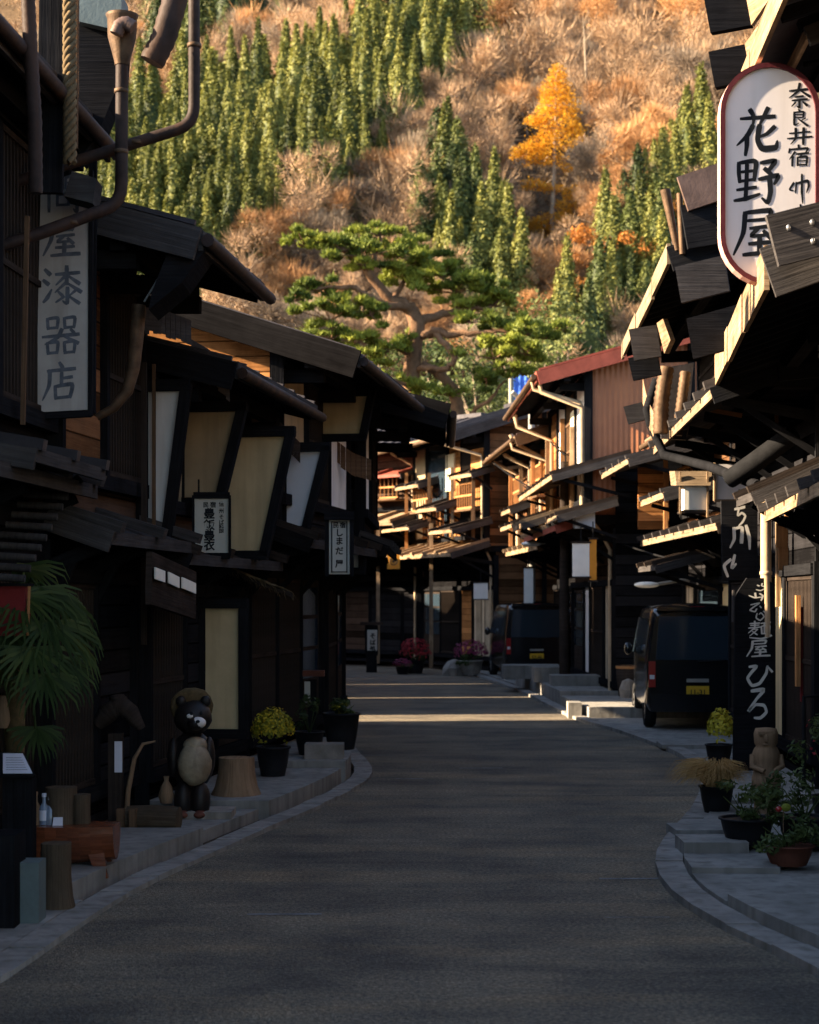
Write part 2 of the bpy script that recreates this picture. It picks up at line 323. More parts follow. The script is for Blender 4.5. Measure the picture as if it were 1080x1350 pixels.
    def blob(s, c, rad, mat=0, wob=0.0, fr=2.0, nu=14, nv=9, R3=None):
        c = Vector(c); vs = []; fs = []; R3 = R3 or Matrix.Identity(3)
        for i in range(nv + 1):
            th = math.pi * i / nv
            for k in range(nu):
                a = 2 * math.pi * k / nu; d = Vector((math.sin(th) * math.cos(a), math.sin(th) * math.sin(a), math.cos(th)))
                rr = 1 + wob * noise.noise(d * fr + c)
                vs.append(c + R3 @ Vector((d.x * rad[0] * rr, d.y * rad[1] * rr, d.z * rad[2] * rr)))
        for i in range(nv):
            for k in range(nu):
                q = (k + 1) % nu; fs.append([i * nu + k, (i + 1) * nu + k, (i + 1) * nu + q, i * nu + q])
        s.raw(vs, fs, None, mat, True)
    def leaf(s, p, size, mat=0, n=None, asp=1.0):
        n = n or Vector((random.gauss(0, 1), random.gauss(0, 1), random.gauss(0, 1))).normalized()
        x = n.orthogonal().normalized(); x = Matrix.Rotation(random.uniform(0, 6.28), 3, n) @ x; y = n.cross(x)
        x = x * size * 0.5; y = y * size * 0.5 * asp; o = len(s.v)
        s.v += [p - x, p - y * 0.7, p + x, p + y * 0.7]; s.f.append([o, o + 1, o + 2, o + 3]); s.m.append(mat); s.sm.append(False); s.uv.append([(0, 0), (1, 0), (1, 1), (0, 1)])
    def blade(s, pts, wd, mat=0, side=None):
        """flat tapering leaf or twig along pts"""
        pts = [Vector(p) for p in pts]; n = len(pts)
        d = (pts[-1] - pts[0]); x = side or d.cross(Vector((random.gauss(0, 1), random.gauss(0, 1), random.gauss(0, 1))))
        x = x.normalized() if x.length > 1e-9 else Vector((1, 0, 0)); o = len(s.v)
        for i, p in enumerate(pts):
            w_ = wd * (1 - i / (n - 1)) * 0.5 + wd * 0.06; s.v += [p - x * w_, p + x * w_]
        for i in range(n - 1):
            s.f.append([o + 2 * i, o + 2 * i + 1, o + 2 * i + 3, o + 2 * i + 2]); s.m.append(mat); s.sm.append(False); s.uv.append([(0, 0), (1, 0), (1, 1), (0, 1)])
    def mesh(s, name, mats, off=Vector((0, 0, 0))):
        me = bpy.data.meshes.new(name); me.from_pydata([tuple(p - off) for p in s.v], [], s.f)
        for mm in (mats if isinstance(mats, (list, tuple)) else [mats]): me.materials.append(M[mm] if isinstance(mm, str) else mm)
        ul = me.uv_layers.new(name='uv'); flat = [c for f in s.uv for p in f for c in p]; ul.data.foreach_set('uv', flat)
        me.polygons.foreach_set('material_index', s.m); me.polygons.foreach_set('use_smooth', s.sm); me.update()
        return me
    def build(s, name, mats, parent=None, loc=None, bevel=0.0):
        """links ONE mesh object; vertices are given in world metres"""
        base = LOC[parent.name] if parent else Vector(loc or (0, 0, 0))
        o = bpy.data.objects.new(name, s.mesh(name, mats, base)); COL.objects.link(o)
        if parent: o.parent = parent
        else: o.location = base
        LOC[o.name] = base
        if bevel:
            md = o.modifiers.new('edge', 'BEVEL'); md.width = bevel; md.segments = 1; md.limit_method = 'ANGLE'
        return o
def thing(name, label, cat, loc, group=None):
    o = bpy.data.objects.new(name, None); COL.objects.link(o); o.location = loc; o.empty_display_size = 0.2; LOC[o.name] = Vector(loc)
    o['label'] = label; o['category'] = cat
    if group: o['group'] = group
    return o
def tag(o, label, cat, group=None):
    o['label'] = label; o['category'] = cat
    if group: o['group'] = group
    return o
def struct(o, kind='structure'): o['kind'] = kind; return o
# ---------------------------------------------------------------- ground, road, kerbs, pavements
def spline(pts, step=0.35):
    """Catmull-Rom through (Y, X) pairs, returned as a function X(Y)"""
    def fn(y):
        if y <= pts[0][0]: return pts[0][1]
        for i in range(len(pts) - 1):
            if y <= pts[i + 1][0]:
                y0, x0 = pts[max(i - 1, 0)]; y1, x1 = pts[i]; y2, x2 = pts[i + 1]; y3, x3 = pts[min(i + 2, len(pts) - 1)]
                t_ = (y - y1) / (y2 - y1); m1 = (x2 - x0) / (y2 - y0) * (y2 - y1); m2 = (x3 - x1) / max(y3 - y1, 1e-6) * (y2 - y1)
                a, b_, c_, d_ = 2 * t_**3 - 3 * t_**2 + 1, t_**3 - 2 * t_**2 + t_, -2 * t_**3 + 3 * t_**2, t_**3 - t_**2
                return a * x1 + b_ * m1 + c_ * x2 + d_ * m2
        return pts[-1][1]
    return fn
LE = spline([(2, -2.6), (6, -2.4), (8.6, -2.08), (11.25, -1.83), (13.9, -1.28), (16.25, -0.76), (18.0, -0.47), (19.3, -0.42), (20.7, -0.55), (22.5, -0.75), (25, -1.0), (28, -1.3), (35, -1.8), (43, -2.4), (45, -2.6)])
RE = spline([(2, 2.3), (6, 2.25), (8.8, 2.1), (10.2, 1.82), (11.3, 1.72), (12.5, 1.80), (13.7, 2.05), (15.5, 2.55), (17.9, 3.06), (20, 3.3), (21.9, 3.3), (24.65, 3.07), (27.8, 2.66), (35, 2.34), (40, 1.95), (45, 1.5)])
mb = MB(); mb.face([(-90, -25, -0.02), (90, -25, -0.02), (90, 95, -0.02), (-90, 95, -0.02)])
struct(mb.build('ground', 'soil'))
mb = MB(); ys = [1 + 0.25 * i for i in range(177)]
for a, b_ in zip(ys, ys[1:]): mb.face([(LE(a), a, 0), (RE(a), a, 0), (RE(b_), b_, 0), (LE(b_), b_, 0)])
mb.face([(LE(45), 45, 0), (RE(45), 45, 0), (0.6, 48, 0), (-1.5, 50, 0), (-14, 54, 0), (-14, 45.0, 0)])
struct(mb.build('road', 'asphalt'))
# faded paint and patch marks on the road
for px, py, wd, hd in ((634, 1013, 0.5, 0.035), (375, 1206, 0.46, 0.03), (830, 1159, 0.42, 0.03), (540, 1027, 0.3, 0.03), (840, 1210, 0.4, 0.012), (500, 996, 0.4, 0.02)):
    Y = F * HC / (py - CY); X = (px - CX) / F * Y
    m_ = MB(); m_.face([(X - wd / 2, Y - hd, 0.004), (X + wd / 2, Y - hd * 0.6, 0.004), (X + wd / 2, Y + hd, 0.004), (X - wd / 2, Y + hd * 0.7, 0.004)])
    struct(m_.build('road_marking', 'road_paint'))
m_ = MB()
for Y, x0, x1 in ((16.9, 0.6, 2.8),):
    n_ = 14
    for i in range(n_):
        a = x0 + (x1 - x0) * i / n_; b_ = x0 + (x1 - x0) * (i + 1) / n_; ya = Y + 0.05 * noise.noise(Vector((a * 2, Y, 0))); yb = Y + 0.05 * noise.noise(Vector((b_ * 2, Y, 0)))
        m_.face([(a, ya, 0.003), (b_, yb, 0.003), (b_, yb + 0.012, 0.003), (a, ya + 0.012, 0.003)])
struct(m_.build('road_seam', 'iron_black'))
def kerb(fn, sgn, y0, y1, wd, hgt):
    m_ = MB(); y = y0
    while y < y1:
        e = min(y + 0.6, y1); a, b_ = y + 0.006, e - 0.006; h1 = hgt + random.uniform(-.006, .006)
        q = [(fn(a), a), (fn(a) + sgn * wd, a), (fn(b_) + sgn * wd, b_), (fn(b_), b_)]
        if sgn < 0: q = q[::-1]
        m_.prism([(x_, y_, -0.05) for x_, y_ in q], (0, 0, 0.05 + h1)); y = e
    return struct(m_.build('kerb', 'stone_kerb', bevel=0.012))
kerb(LE, -1, 4, 45, 0.20, 0.035); kerb(RE, 1, 4, 44, 0.20, 0.05)
def pavement(fn, sgn, spans, mat='stone_slab'):
    for y0, y1, g0, out, hgt in spans:
        m_ = MB(); n_ = max(2, int((y1 - y0) / 0.4)); yy = [y0 + (y1 - y0) * i / n_ for i in range(n_ + 1)]
        inner = [(fn(y) + sgn * g0, y, -0.05) for y in yy]; outer = [(sgn * out, y, -0.05) for y in yy]
        poly = inner + outer[::-1]
        m_.prism(poly, (0, 0, 0.05 + hgt)); struct(m_.build('pavement', mat, bevel=0.012))
pavement(LE, -1, [(3, 10.9, 0.21, 7, 0.03), (10.93, 13.6, 0.30, 7, 0.13), (13.64, 15.2, 0.36, 7, 0.08), (15.24, 18.2, 0.28, 7, 0.15), (18.24, 21.4, 0.24, 7, 0.22), (21.45, 27.2, 0.24, 7, 0.10), (27.3, 45, 0.24, 9, 0.08)])
pavement(RE, 1, [(3, 10.6, 0.21, 7, 0.12), (15.7, 20.2, 0.22, 8, 0.10), (20.25, 27.6, 0.22, 9, 0.03), (27.65, 31, 0.24, 8, 0.20), (31.05, 38, 0.24, 8, 0.28), (38.05, 47, 0.24, 8, 0.06)])
pavement(RE, 1, [(10.64, 15.66, 0.21, 7, 0.07)])

# ---------------------------------------------------------------- hillside and its trees
def hz(x, y):
    b_ = y - 86
    if b_ <= 0: return -0.6
    rise = 0.50 * b_ if b_ > 30 else 0.50 * b_ * b_ / 60 + 0.25 * b_ * (1 - b_ / 30)
    k = min(1, b_ / 50)
    u_ = Vector((x * 0.017, y * 0.017, 0.3)); v_ = Vector((x * 0.06, y * 0.06, 7.7))
    return -0.6 + rise + k * (7.0 * noise.noise(u_) + 1.8 * noise.noise(v_)) + k * 6 * math.exp(-((x + 6 - 0.28 * (y - 200)) / 26) ** 2)
def hill_hit(px, py):
    y = 88.0
    while y < 620:
        p = at(px, py, y)
        if p.z < hz(p.x, p.y):
            lo, hi = y - 1.5, y
            for _ in range(12):
                mid = (lo + hi) / 2; q = at(px, py, mid)
                if q.z < hz(q.x, q.y): hi = mid
                else: lo = mid
            q = at(px, py, hi); return Vector((q.x, q.y, hz(q.x, q.y)))
        y += 1.5
    return None
vs = []; fs = []; nx, ny = 150, 130
for j in range(ny + 1):
    y = 84 + 560 * (j / ny) ** 1.15
    for i in range(nx + 1):
        x = -330 + 660 * i / nx; vs.append((x, y, hz(x, y)))
for j in range(ny):
    for i in range(nx):
        a = j * (nx + 1) + i; fs.append([a, a + 1, a + nx + 2, a + nx + 1])
mb = MB(); mb.raw(vs, fs, [[(0, 0)] * 4] * len(fs)); struct(mb.build('hillside', 'hill_floor'))

def cedar_mesh(seed, h=11.0, rad=2.6, mat='needle_cedar', core='needle_deep', lump=.42, pw=.9):
    random.seed(seed); m_ = MB(); m_.tube([(0, 0, -1.5), (0, 0, h * 0.5), (0.05, 0, h * 0.97)], [0.2, 0.12, 0.02], 6, 1)
    nb_ = 260
    for i in range(nb_):                                   # boughs, each a drooping spray of small leaf clusters
        t_ = (i / nb_) ** 1.12; z = h * (0.05 + 0.94 * t_); a = i * 2.399 + random.uniform(-.4, .4)
        rb = (rad * (1 - t_) ** pw + .05) * random.uniform(1 - lump, 1.12); L_ = max(.25, rb * random.uniform(.35, .5)); w_ = .16 + rb * .17
        n_ = 16 if t_ < .8 else 10
        for q in range(n_):
            f_ = random.random() ** .7; r_ = rb * (.42 + .58 * f_); off = random.gauss(0, w_ * (1.1 - .6 * f_))
            p = Vector((math.cos(a) * r_ - math.sin(a) * off, math.sin(a) * r_ + math.cos(a) * off, z - .42 * r_ * f_ + random.gauss(0, .10)))
            nn = Vector((math.cos(a) * .7, math.sin(a) * .7, random.uniform(.2, 1.2))) + Vector((random.gauss(0, .45), random.gauss(0, .45), random.gauss(0, .3)))
            m_.leaf(p, random.uniform(.18, .36), 0, nn.normalized(), .75)
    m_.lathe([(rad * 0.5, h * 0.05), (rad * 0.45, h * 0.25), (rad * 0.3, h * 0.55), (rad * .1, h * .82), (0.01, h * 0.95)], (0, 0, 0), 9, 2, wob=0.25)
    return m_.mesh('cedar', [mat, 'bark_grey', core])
def twig_mesh(seed, h=8.5, leaves=300, mats=('twig_brown', 'bark_grey'), dens=3600):
    """leafless broadleaf: pale trunk and limbs, a rounded haze of fine upswept twigs"""
    random.seed(seed); m_ = MB(); limbs = []
    def grow(p, d, ln, wd, lev):
        pts = [p]; q = p.copy(); dd = d.copy()
        for _ in range(3):
            dd = (dd + Vector((random.gauss(0, .14), random.gauss(0, .14), random.gauss(0, .08) + 0.06))).normalized(); q = q + dd * ln / 3; pts.append(q.copy())
        m_.tube(pts, [wd, wd * .8, wd * .62, wd * .45], 5 if lev < 2 else 3, 1, cap=False); limbs.append((pts, lev))
        if lev >= 2: return
        for _ in range((6, 5)[lev]):
            t_ = random.uniform(0.4, 1.0); i = min(2, int(t_ * 3)); b_ = pts[i].lerp(pts[i + 1], t_ * 3 - i)
            ax = Vector((random.gauss(0, 1), random.gauss(0, 1), random.gauss(0, .4))); grow(b_, (dd * .8 + ax.normalized() * random.uniform(.6, 1.0) + Vector((0, 0, .2))).normalized(), ln * random.uniform(.55, .75), (0.5, 0.5)[lev] * wd, lev + 1)
    grow(Vector((0, 0, -0.8)), Vector((random.uniform(-.1, .1), random.uniform(-.1, .1), 1)), h * 0.55, 0.13, 0)
    tips = [(p, pts) for pts, lev in limbs if lev >= 1 for p in pts[1:]]
    blobs = [(p, random.uniform(.10, .17) * h) for p in random.sample([q for q, _ in tips], 16)] + [(Vector((0, 0, h * .66)), h * .30)]
    for k in range(dens):                                  # each limb carries its own rounded puff of twigs
        c_, r_ = random.choice(blobs); d = Vector((random.gauss(0, 1), random.gauss(0, 1), random.gauss(.35, .9))).normalized(); p = c_ + d * r_ * random.uniform(.25, .85)
        e = (d + Vector((random.gauss(0, .3), random.gauss(0, .3), random.uniform(0, .35)))).normalized(); ln = r_ * random.uniform(.25, .55)
        m_.blade([p, p + e * ln * .5, p + e * ln + Vector((0, 0, .02 * h))], random.uniform(.03, .065))
    for _ in range(leaves):
        c_, r_ = random.choice(blobs); d = Vector((random.gauss(0, 1), random.gauss(0, 1), random.gauss(.3, .9))).normalized(); m_.leaf(c_ + d * r_ * random.uniform(.6, 1.05), random.uniform(.10, .2), 0)
    return m_.mesh('bare_tree', list(mats))
def crown_points(n_, rad, lobes, seed):
    rn = random.Random(seed); L_ = [(Vector((rn.gauss(0, .5) * rad[0], rn.gauss(0, .5) * rad[1], rn.uniform(-.7, .8) * rad[2])), rn.uniform(.3, .5)) for _ in range(lobes)]
    out = []
    while len(out) < n_:
        c_, s_ = rn.choice(L_); d = Vector((rn.gauss(0, 1), rn.gauss(0, 1), rn.gauss(0, 1))).normalized() * (rn.random() ** 0.4)
        out.append((c_ + Vector((d.x * rad[0], d.y * rad[1], d.z * rad[2] * .7)) * s_, d))
    return out
def leafy_mesh(seed, rad, n_, mats, size, lobes=14, trunk=3.0):
    random.seed(seed); m_ = MB(); H_ = trunk + rad[2]
    m_.tube([(0, 0, -0.8 - trunk), (0.1, 0, trunk), (0.2, 0.1, H_ + rad[2] * .4)], [0.2, 0.14, 0.03], 6, 1)
    for k in range(7):
        a = k * 0.9; m_.tube([(0.1, 0, trunk * 0.8 + k * .2), (math.cos(a) * rad[0] * .5, math.sin(a) * rad[1] * .5, H_ + random.uniform(-.3, .5) * rad[2])], [.07, .02], 5, 1)
    for p, d in crown_points(n_, rad, lobes, seed):
        m_.leaf(p + Vector((0, 0, H_)), random.uniform(.7, 1.3) * size, 0, (d + Vector((random.gauss(0, .5), random.gauss(0, .5), .4 + random.gauss(0, .4)))).normalized(), .7)
    return m_.mesh('leafy_tree', mats)

def inpoly(x, y, P):
    c_ = False; j = len(P) - 1
    for i in range(len(P)):
        if (P[i][1] > y) != (P[j][1] > y) and x < (P[j][0] - P[i][0]) * (y - P[i][1]) / (P[j][1] - P[i][1]) + P[i][0]: c_ = not c_
        j = i
    return c_
# stands of evergreens, outlined where their trees root on the slope
BELT = [(120, 250), (190, 220), (250, 190), (330, 160), (390, 175), (460, 130), (520, 60), (590, -60), (650, -60), (660, 60), (615, 150), (560, 200), (525, 235), (480, 300), (430, 335), (370, 365), (320, 405), (290, 440), (200, 440), (100, 380)]
CEN = [(545, 330), (568, 285), (600, 285), (625, 345), (655, 375), (680, 425), (700, 460), (690, 475), (640, 460), (560, 410)]
RGT = [(790, 400), (835, 350), (880, 280), (930, 260), (940, 300), (880, 340), (870, 470), (835, 480), (820, 420), (800, 520), (740, 530), (745, 490), (790, 470)]
TOP = [(640, 30), (680, -20), (740, -10), (700, 60), (650, 90)]
LFT = [(180, 60), (300, 10), (420, 40), (330, 110), (200, 130)]
random.seed(5)
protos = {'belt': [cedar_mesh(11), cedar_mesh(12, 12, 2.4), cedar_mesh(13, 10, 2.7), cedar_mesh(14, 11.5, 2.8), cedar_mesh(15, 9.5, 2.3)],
          'deep': [cedar_mesh(21, 10, 2.7, 'needle_deep', 'needle_deep', .5), cedar_mesh(22, 9, 2.8, 'needle_deep', 'needle_deep', .5, .7), cedar_mesh(23, 11, 2.3, 'needle_cedar', 'needle_deep', .4)],
          'bare': [twig_mesh(31), twig_mesh(32, 9.5), twig_mesh(33, 8.0, 420), twig_mesh(34, 9.0, 120, ('twig_grey', 'bark_grey')), twig_mesh(35, 8.5, 500, ('twig_rust', 'bark_grey'))]}
random.seed(6)
def plant(meshes, name, p, sc, label, cat, group):
    o = bpy.data.objects.new(name, random.choice(meshes)); COL.objects.link(o); o.location = p; o.rotation_euler = (random.uniform(-.04, .04), random.uniform(-.04, .04), random.uniform(0, 6.28))
    o.scale = (sc * random.uniform(.88, 1.12), sc * random.uniform(.88, 1.12), sc); tag(o, label, cat, group); return o
cells = []
for z_, sp, ar in (('belt', 25, BELT), ('deep', 27, CEN), ('deep', 27, RGT), ('belt', 30, TOP), ('deep', 40, LFT)):
    got = []; xs = [q[0] for q in ar]; ys_ = [q[1] for q in ar]
    for _ in range(9000):
        x = random.uniform(min(xs), max(xs)); y = random.uniform(min(ys_), max(ys_))
        if inpoly(x, y, ar) and all(abs(x - a) / sp + abs(y - b_) / (sp * .8) > 1 for a, b_ in got): got.append((x, y))
    cells += [(z_, ar, x, y) for x, y in got]
lab = {id(BELT): ('tall dark green cedar in the broad conifer belt across the upper slope', 'cedars of the conifer belt'), id(CEN): ('dark bushy conifer on the slope just behind the old pine', 'conifers behind the old pine'),
       id(RGT): ('dark conifer among orange trees on the slope above the red tin gable', 'conifers above the red gable'), id(TOP): ('dark cedar high on the slope above the golden larch', 'cedars above the larch'), id(LFT): ('dark scattered evergreen high above the conifer belt', 'evergreens above the belt')}
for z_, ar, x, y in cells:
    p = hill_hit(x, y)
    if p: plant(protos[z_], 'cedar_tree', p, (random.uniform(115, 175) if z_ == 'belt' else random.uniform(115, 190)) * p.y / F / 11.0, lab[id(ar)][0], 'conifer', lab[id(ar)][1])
got = []
for _ in range(30000):
    x = random.uniform(40, 1030); y = random.uniform(-40, 560); sp = 36
    if any(inpoly(x, y, P_) for P_ in (BELT, CEN, RGT, TOP, LFT)) or any(inpoly(x, y - 45, P_) for P_ in (CEN, RGT)) or (x > 860 and y > 330) or (670 < x < 790 and 235 < y < 415): continue
    if x < 300 and y > 330: continue
    if len(got) < 285 and all(abs(x - a) / sp + abs(y - b_) / (sp * .75) > 1 for a, b_ in got): got.append((x, y))
for x, y in got:
    p = hill_hit(x, y)
    if p: plant(protos['bare'], 'bare_tree', p, random.uniform(85, 135) * p.y / F / 8.5, 'leafless brown tree with fine twigs on the sunlit hillside', 'bare tree', 'bare trees on the hillside')
# brushwood and dry undergrowth between the trees: nobody could count it
random.seed(61); m_ = MB(); k_ = 0
while k_ < 9000:
    x = random.uniform(0, 1080); y = random.uniform(-80, 570); p = hill_hit(x, y) if k_ % 5 == 0 else p + Vector((random.gauss(0, 1.6), random.gauss(0, 1.6), 0)); k_ += 1
    if p is None: continue
    p = Vector((p.x, p.y, hz(p.x, p.y)))
    for _ in range(6):
        d = Vector((random.gauss(0, .6), random.gauss(0, .6), random.uniform(.3, .9))); m_.blade([p, p + d * .9 + Vector((random.gauss(0, .2), random.gauss(0, .2), 0)), p + d * random.uniform(1.0, 1.5)], random.uniform(.05, .10))
    for _ in range(1): m_.leaf(p + Vector((random.gauss(0, .7), random.gauss(0, .7), random.uniform(.2, 1.5))), random.uniform(.25, .6), 0)
struct(m_.build('undergrowth', 'brush'), 'stuff')
# orange-leaved trees
om = [leafy_mesh(41, (2.6, 2.6, 2.2), 1500, ['leaf_orange', 'bark_grey'], .30), leafy_mesh(42, (3.0, 2.6, 2.4), 1700, ['leaf_orange', 'bark_grey'], .30)]
for x, y, s_, lb in ((655, 75, .8, 'small orange tree at the upper edge of the cedars'), (668, 40, .9, 'orange tree near the hilltop beside dark cedars'), (793, 440, 1.1, 'rounded orange-brown tree just above the red roof'), (765, 462, .8, 'pale orange tree close behind the red roof'), (886, 345, .9, 'bright orange tree beside the dark stacked eaves'),
                    (400, 85, .9, 'orange tree above the cedar belt'), (372, 70, .8, 'rusty tree high between the evergreens'), (262, 58, .7, 'orange tree seen through the bent drainpipe')):
    p = hill_hit(x, y)
    if p: plant(om, 'orange_tree', p, s_, lb, 'autumn tree', 'orange trees on the hillside')
# golden larch
random.seed(9); p0 = hill_hit(726, 318); k_ = p0.y / F
root = thing('golden_larch', 'tall golden larch glowing on the hillside, narrow crown with gaps', 'larch', p0)
m_ = MB(); tx = p0.x + 4 * k_; m_.tube([p0 - Vector((0, 0, 1)), p0 + Vector((.3, 0, 90 * k_)), p0 + Vector((8 * k_, 0, 225 * k_))], [.26, .17, .02], 7); m_.build('trunk', 'bark_grey', root)
m_ = MB()
for cx_, cy_, rx, ry, n_ in ((735, 100, 12, 16, 260), (733, 118, 22, 16, 480), (738, 135, 28, 15, 560), (732, 152, 34, 13, 620), (705, 158, 14, 6, 150), (742, 172, 34, 9, 420), (725, 185, 34, 10, 480), (700, 196, 28, 9, 420), (720, 208, 30, 7, 330), (690, 202, 18, 7, 170), (757, 170, 12, 7, 120),
                         (748, 222, 7, 7, 70), (705, 242, 20, 6, 220), (730, 247, 18, 5, 160), (755, 254, 14, 8, 170), (748, 270, 16, 10, 240), (725, 290, 26, 9, 360), (705, 298, 18, 9, 240), (722, 306, 14, 7, 140), (745, 285, 12, 8, 140), (716, 318, 6, 8, 50)):
    for _ in range(n_):
        a = random.uniform(0, 6.28); rr = random.random() ** .5; dx = math.cos(a) * rr * rx; dz = math.sin(a) * rr * ry - 0.25 * abs(dx) * .6; dy = random.gauss(0, .45) * rx
        for _q in range(2): m_.leaf(Vector((random.gauss(0, .12), random.gauss(0, .12), random.gauss(0, .08))) + Vector((p0.x + (cx_ - 726 + dx) * k_, p0.y + dy * k_, p0.z + (318 - cy_ + dz) * k_)), random.uniform(.16, .36), 0, Vector((random.gauss(0, .6), random.gauss(0, .6), 1)).normalized(), .6)
m_.build('crown', 'leaf_larch', root)
# a few pale bare trunks beside the larch
for x, y, hgt in ((776, 190, 170), (812, 260, 100), (905, 165, 110)):
    p = hill_hit(x, y); k2 = p.y / F; m_ = MB()
    m_.tube([p - Vector((0, 0, 1)), p + Vector((-.3, 0, hgt * .6 * k2)), p + Vector((-.6, 0, hgt * k2))], [.16, .12, .03], 6)
    for q in range(9): b_ = p + Vector((-.4, 0, hgt * k2 * random.uniform(.35, .95))); m_.tube([b_, b_ + Vector((random.uniform(-1.6, 1.6), random.uniform(-1, 1), random.uniform(.4, 1.4)))], [.05, .012], 5)
    tag(m_.build('dead_tree', 'twig_grey', loc=p), {776: 'tall pale bare trunk standing beside the golden larch', 812: 'short pale bare trunk below the golden larch', 905: 'pale bare trunk on the slope beside the white sign'}[x], 'bare tree')

# ---------------------------------------------------------------- old pine behind the roofs
random.seed(15); PY_ = 70.0; kp = PY_ / F
def pp(x, y, d=0.0): return at(x, y, PY_) + Vector((0, d, 0))
pine = thing('old_pine_tree', 'large spreading old pine with twisting limbs above the roofs', 'pine tree', Vector((pp(556, 540).x, PY_, 0)))
def limb(pts, r0, r1, parent, nm='limb'):
    m_ = MB(); P_ = [pp(*q) for q in pts]; out = []
    for i in range(len(P_) - 1):
        for t_ in (0, .33, .66): out.append(P_[i].lerp(P_[i + 1], t_) + Vector((random.gauss(0, .05), random.gauss(0, .05), random.gauss(0, .05))))
    out.append(P_[-1]); n_ = len(out); r0 = r0 * .78; m_.tube(out, [r0 + (r1 - r0) * i / (n_ - 1) for i in range(n_)], 9); return m_.build(nm, 'bark_pine', parent)
base = Vector((pp(575, 0).x, PY_, 0)); m_ = MB()
tr = [base - Vector((0, 0, .3)), pp(562, 640), pp(548, 560), pp(541, 505), pp(546, 460), pp(550, 425), pp(540, 404)]
m_.tube(tr, [.75, .6, .45, .36, .33, .34, .27], 12); m_.build('trunk', 'bark_pine', pine)
limb([(548, 412), (520, 400, -.3), (500, 382, -.5), (486, 362, -.7), (470, 345, -.8), (452, 335, -1), (430, 330, -1.2)], .33, .07, pine)
limb([(545, 405), (515, 405, -.6), (490, 400, -1), (470, 388, -1.4), (445, 387, -1.6), (415, 392, -1.8)], .26, .05, pine)
limb([(550, 425), (575, 416, .4), (595, 408, .5), (620, 404, .7), (650, 398, .9)], .28, .06, pine)
limb([(553, 445), (572, 440, -.8), (600, 448, -1), (630, 444, -1.2), (665, 446, -1.4), (700, 448, -1.6)], .24, .05, pine)
limb([(572, 440, -.8), (588, 460, -1.1), (598, 478, -1.2), (590, 492, -1.1), (560, 484, -.6), (546, 490, 0)], .17, .12, pine)
limb([(570, 640, .2), (608, 560, .2), (600, 520, .2), (586, 498, 0), (556, 480, 0)], .45, .16, pine)
limb([(488, 365, -.7), (495, 345, -.2), (500, 318, .2), (505, 300, .4)], .15, .04, pine)
limb([(520, 398, -.3), (530, 370, .6), (545, 345, 1), (570, 330, 1.3)], .16, .04, pine)
limb([(546, 470), (520, 462, -.8), (490, 465, -1.3), (460, 462, -1.6)], .14, .04, pine)
limb([(556, 520, .0), (525, 505, -.9), (500, 500, -1.2)], .13, .04, pine)
limb([(650, 398, .9), (665, 380, 1), (640, 365, 1.2)], .08, .03, pine)
limb([(610, 560, .2), (640, 530, -.6), (665, 505, -1)], .16, .04, pine)
pads = [(405, 326, 22, 9, -1.2), (430, 320, 26, 10, -1.0), (452, 333, 24, 9, -1.4), (478, 336, 34, 11, -1.0), (470, 312, 22, 8, .3), (500, 302, 30, 9, .3), (520, 318, 26, 10, .6), (480, 350, 22, 8, -.9), (540, 345, 40, 14, .8), (560, 330, 28, 10, 1.3), (585, 352, 34, 14, 1.0), (545, 368, 34, 11, .4), (600, 372, 30, 10, 1.2), (618, 345, 22, 9, 1.6), (640, 366, 30, 12, 1.2), (660, 380, 22, 9, 1.0),
        (412, 388, 22, 11, -1.8), (395, 402, 16, 8, -2.0), (440, 400, 20, 8, -1.7), (438, 422, 26, 14, -1.9), (490, 416, 26, 11, -1.6), (462, 410, 18, 8, -1.7), (470, 456, 30, 10, -1.6), (440, 450, 24, 8, -1.8), (505, 462, 24, 9, -1.0), (530, 450, 18, 8, -.5), (490, 478, 28, 8, -1.4), (600, 395, 26, 9, .7), (628, 396, 24, 9, .9), (655, 392, 20, 9, 1),
        (690, 440, 26, 11, -1.5), (660, 436, 24, 9, -1.3), (715, 448, 24, 9, -1.7), (650, 470, 34, 12, -1.4), (690, 466, 34, 11, -1.6), (620, 425, 22, 8, -1), (735, 440, 14, 6, -1.8), (640, 500, 26, 10, -1), (670, 492, 26, 9, -1.2), (500, 498, 22, 7, -1.2), (575, 516, 22, 8, -.5), (540, 512, 20, 7, -.6)]
for x, y, rx, ry, d in pads:
    m_ = MB(); c0 = pp(x, y, d); ry = ry * 1.55; n_ = int(rx * ry * 1.5)
    sub = [(random.gauss(0, .6) * rx, random.gauss(0, .6) * rx, random.gauss(0, .42) * ry) for _ in range(9)]
    for _ in range(n_):
        s_ = random.choice(sub); a = random.uniform(0, 6.28); rr = random.random() ** .5 * rx * .32
        dz = s_[2] + random.random() ** .7 * ry * .8 * (1 - (rr / (rx * .32)) ** 2 * .6) * .62 - ry * .25
        q = c0 + Vector((s_[0] + math.cos(a) * rr, s_[1] + math.sin(a) * rr, dz)) * kp
        for _k in range(2):
            dr = Vector((random.gauss(0, .7), random.gauss(0, .7), random.uniform(.3, 1.3))).normalized(); m_.blade([q, q + dr * random.uniform(.16, .30)], .07)
    for s_ in sub: m_.tube([c0 - Vector((0, 0, ry * .5 * kp)), c0 + Vector(s_) * kp * .9], [.03, .012], 4, 1, cap=False)
    m_.build('foliage_pad', ['needle_pine', 'bark_pine'], pine)
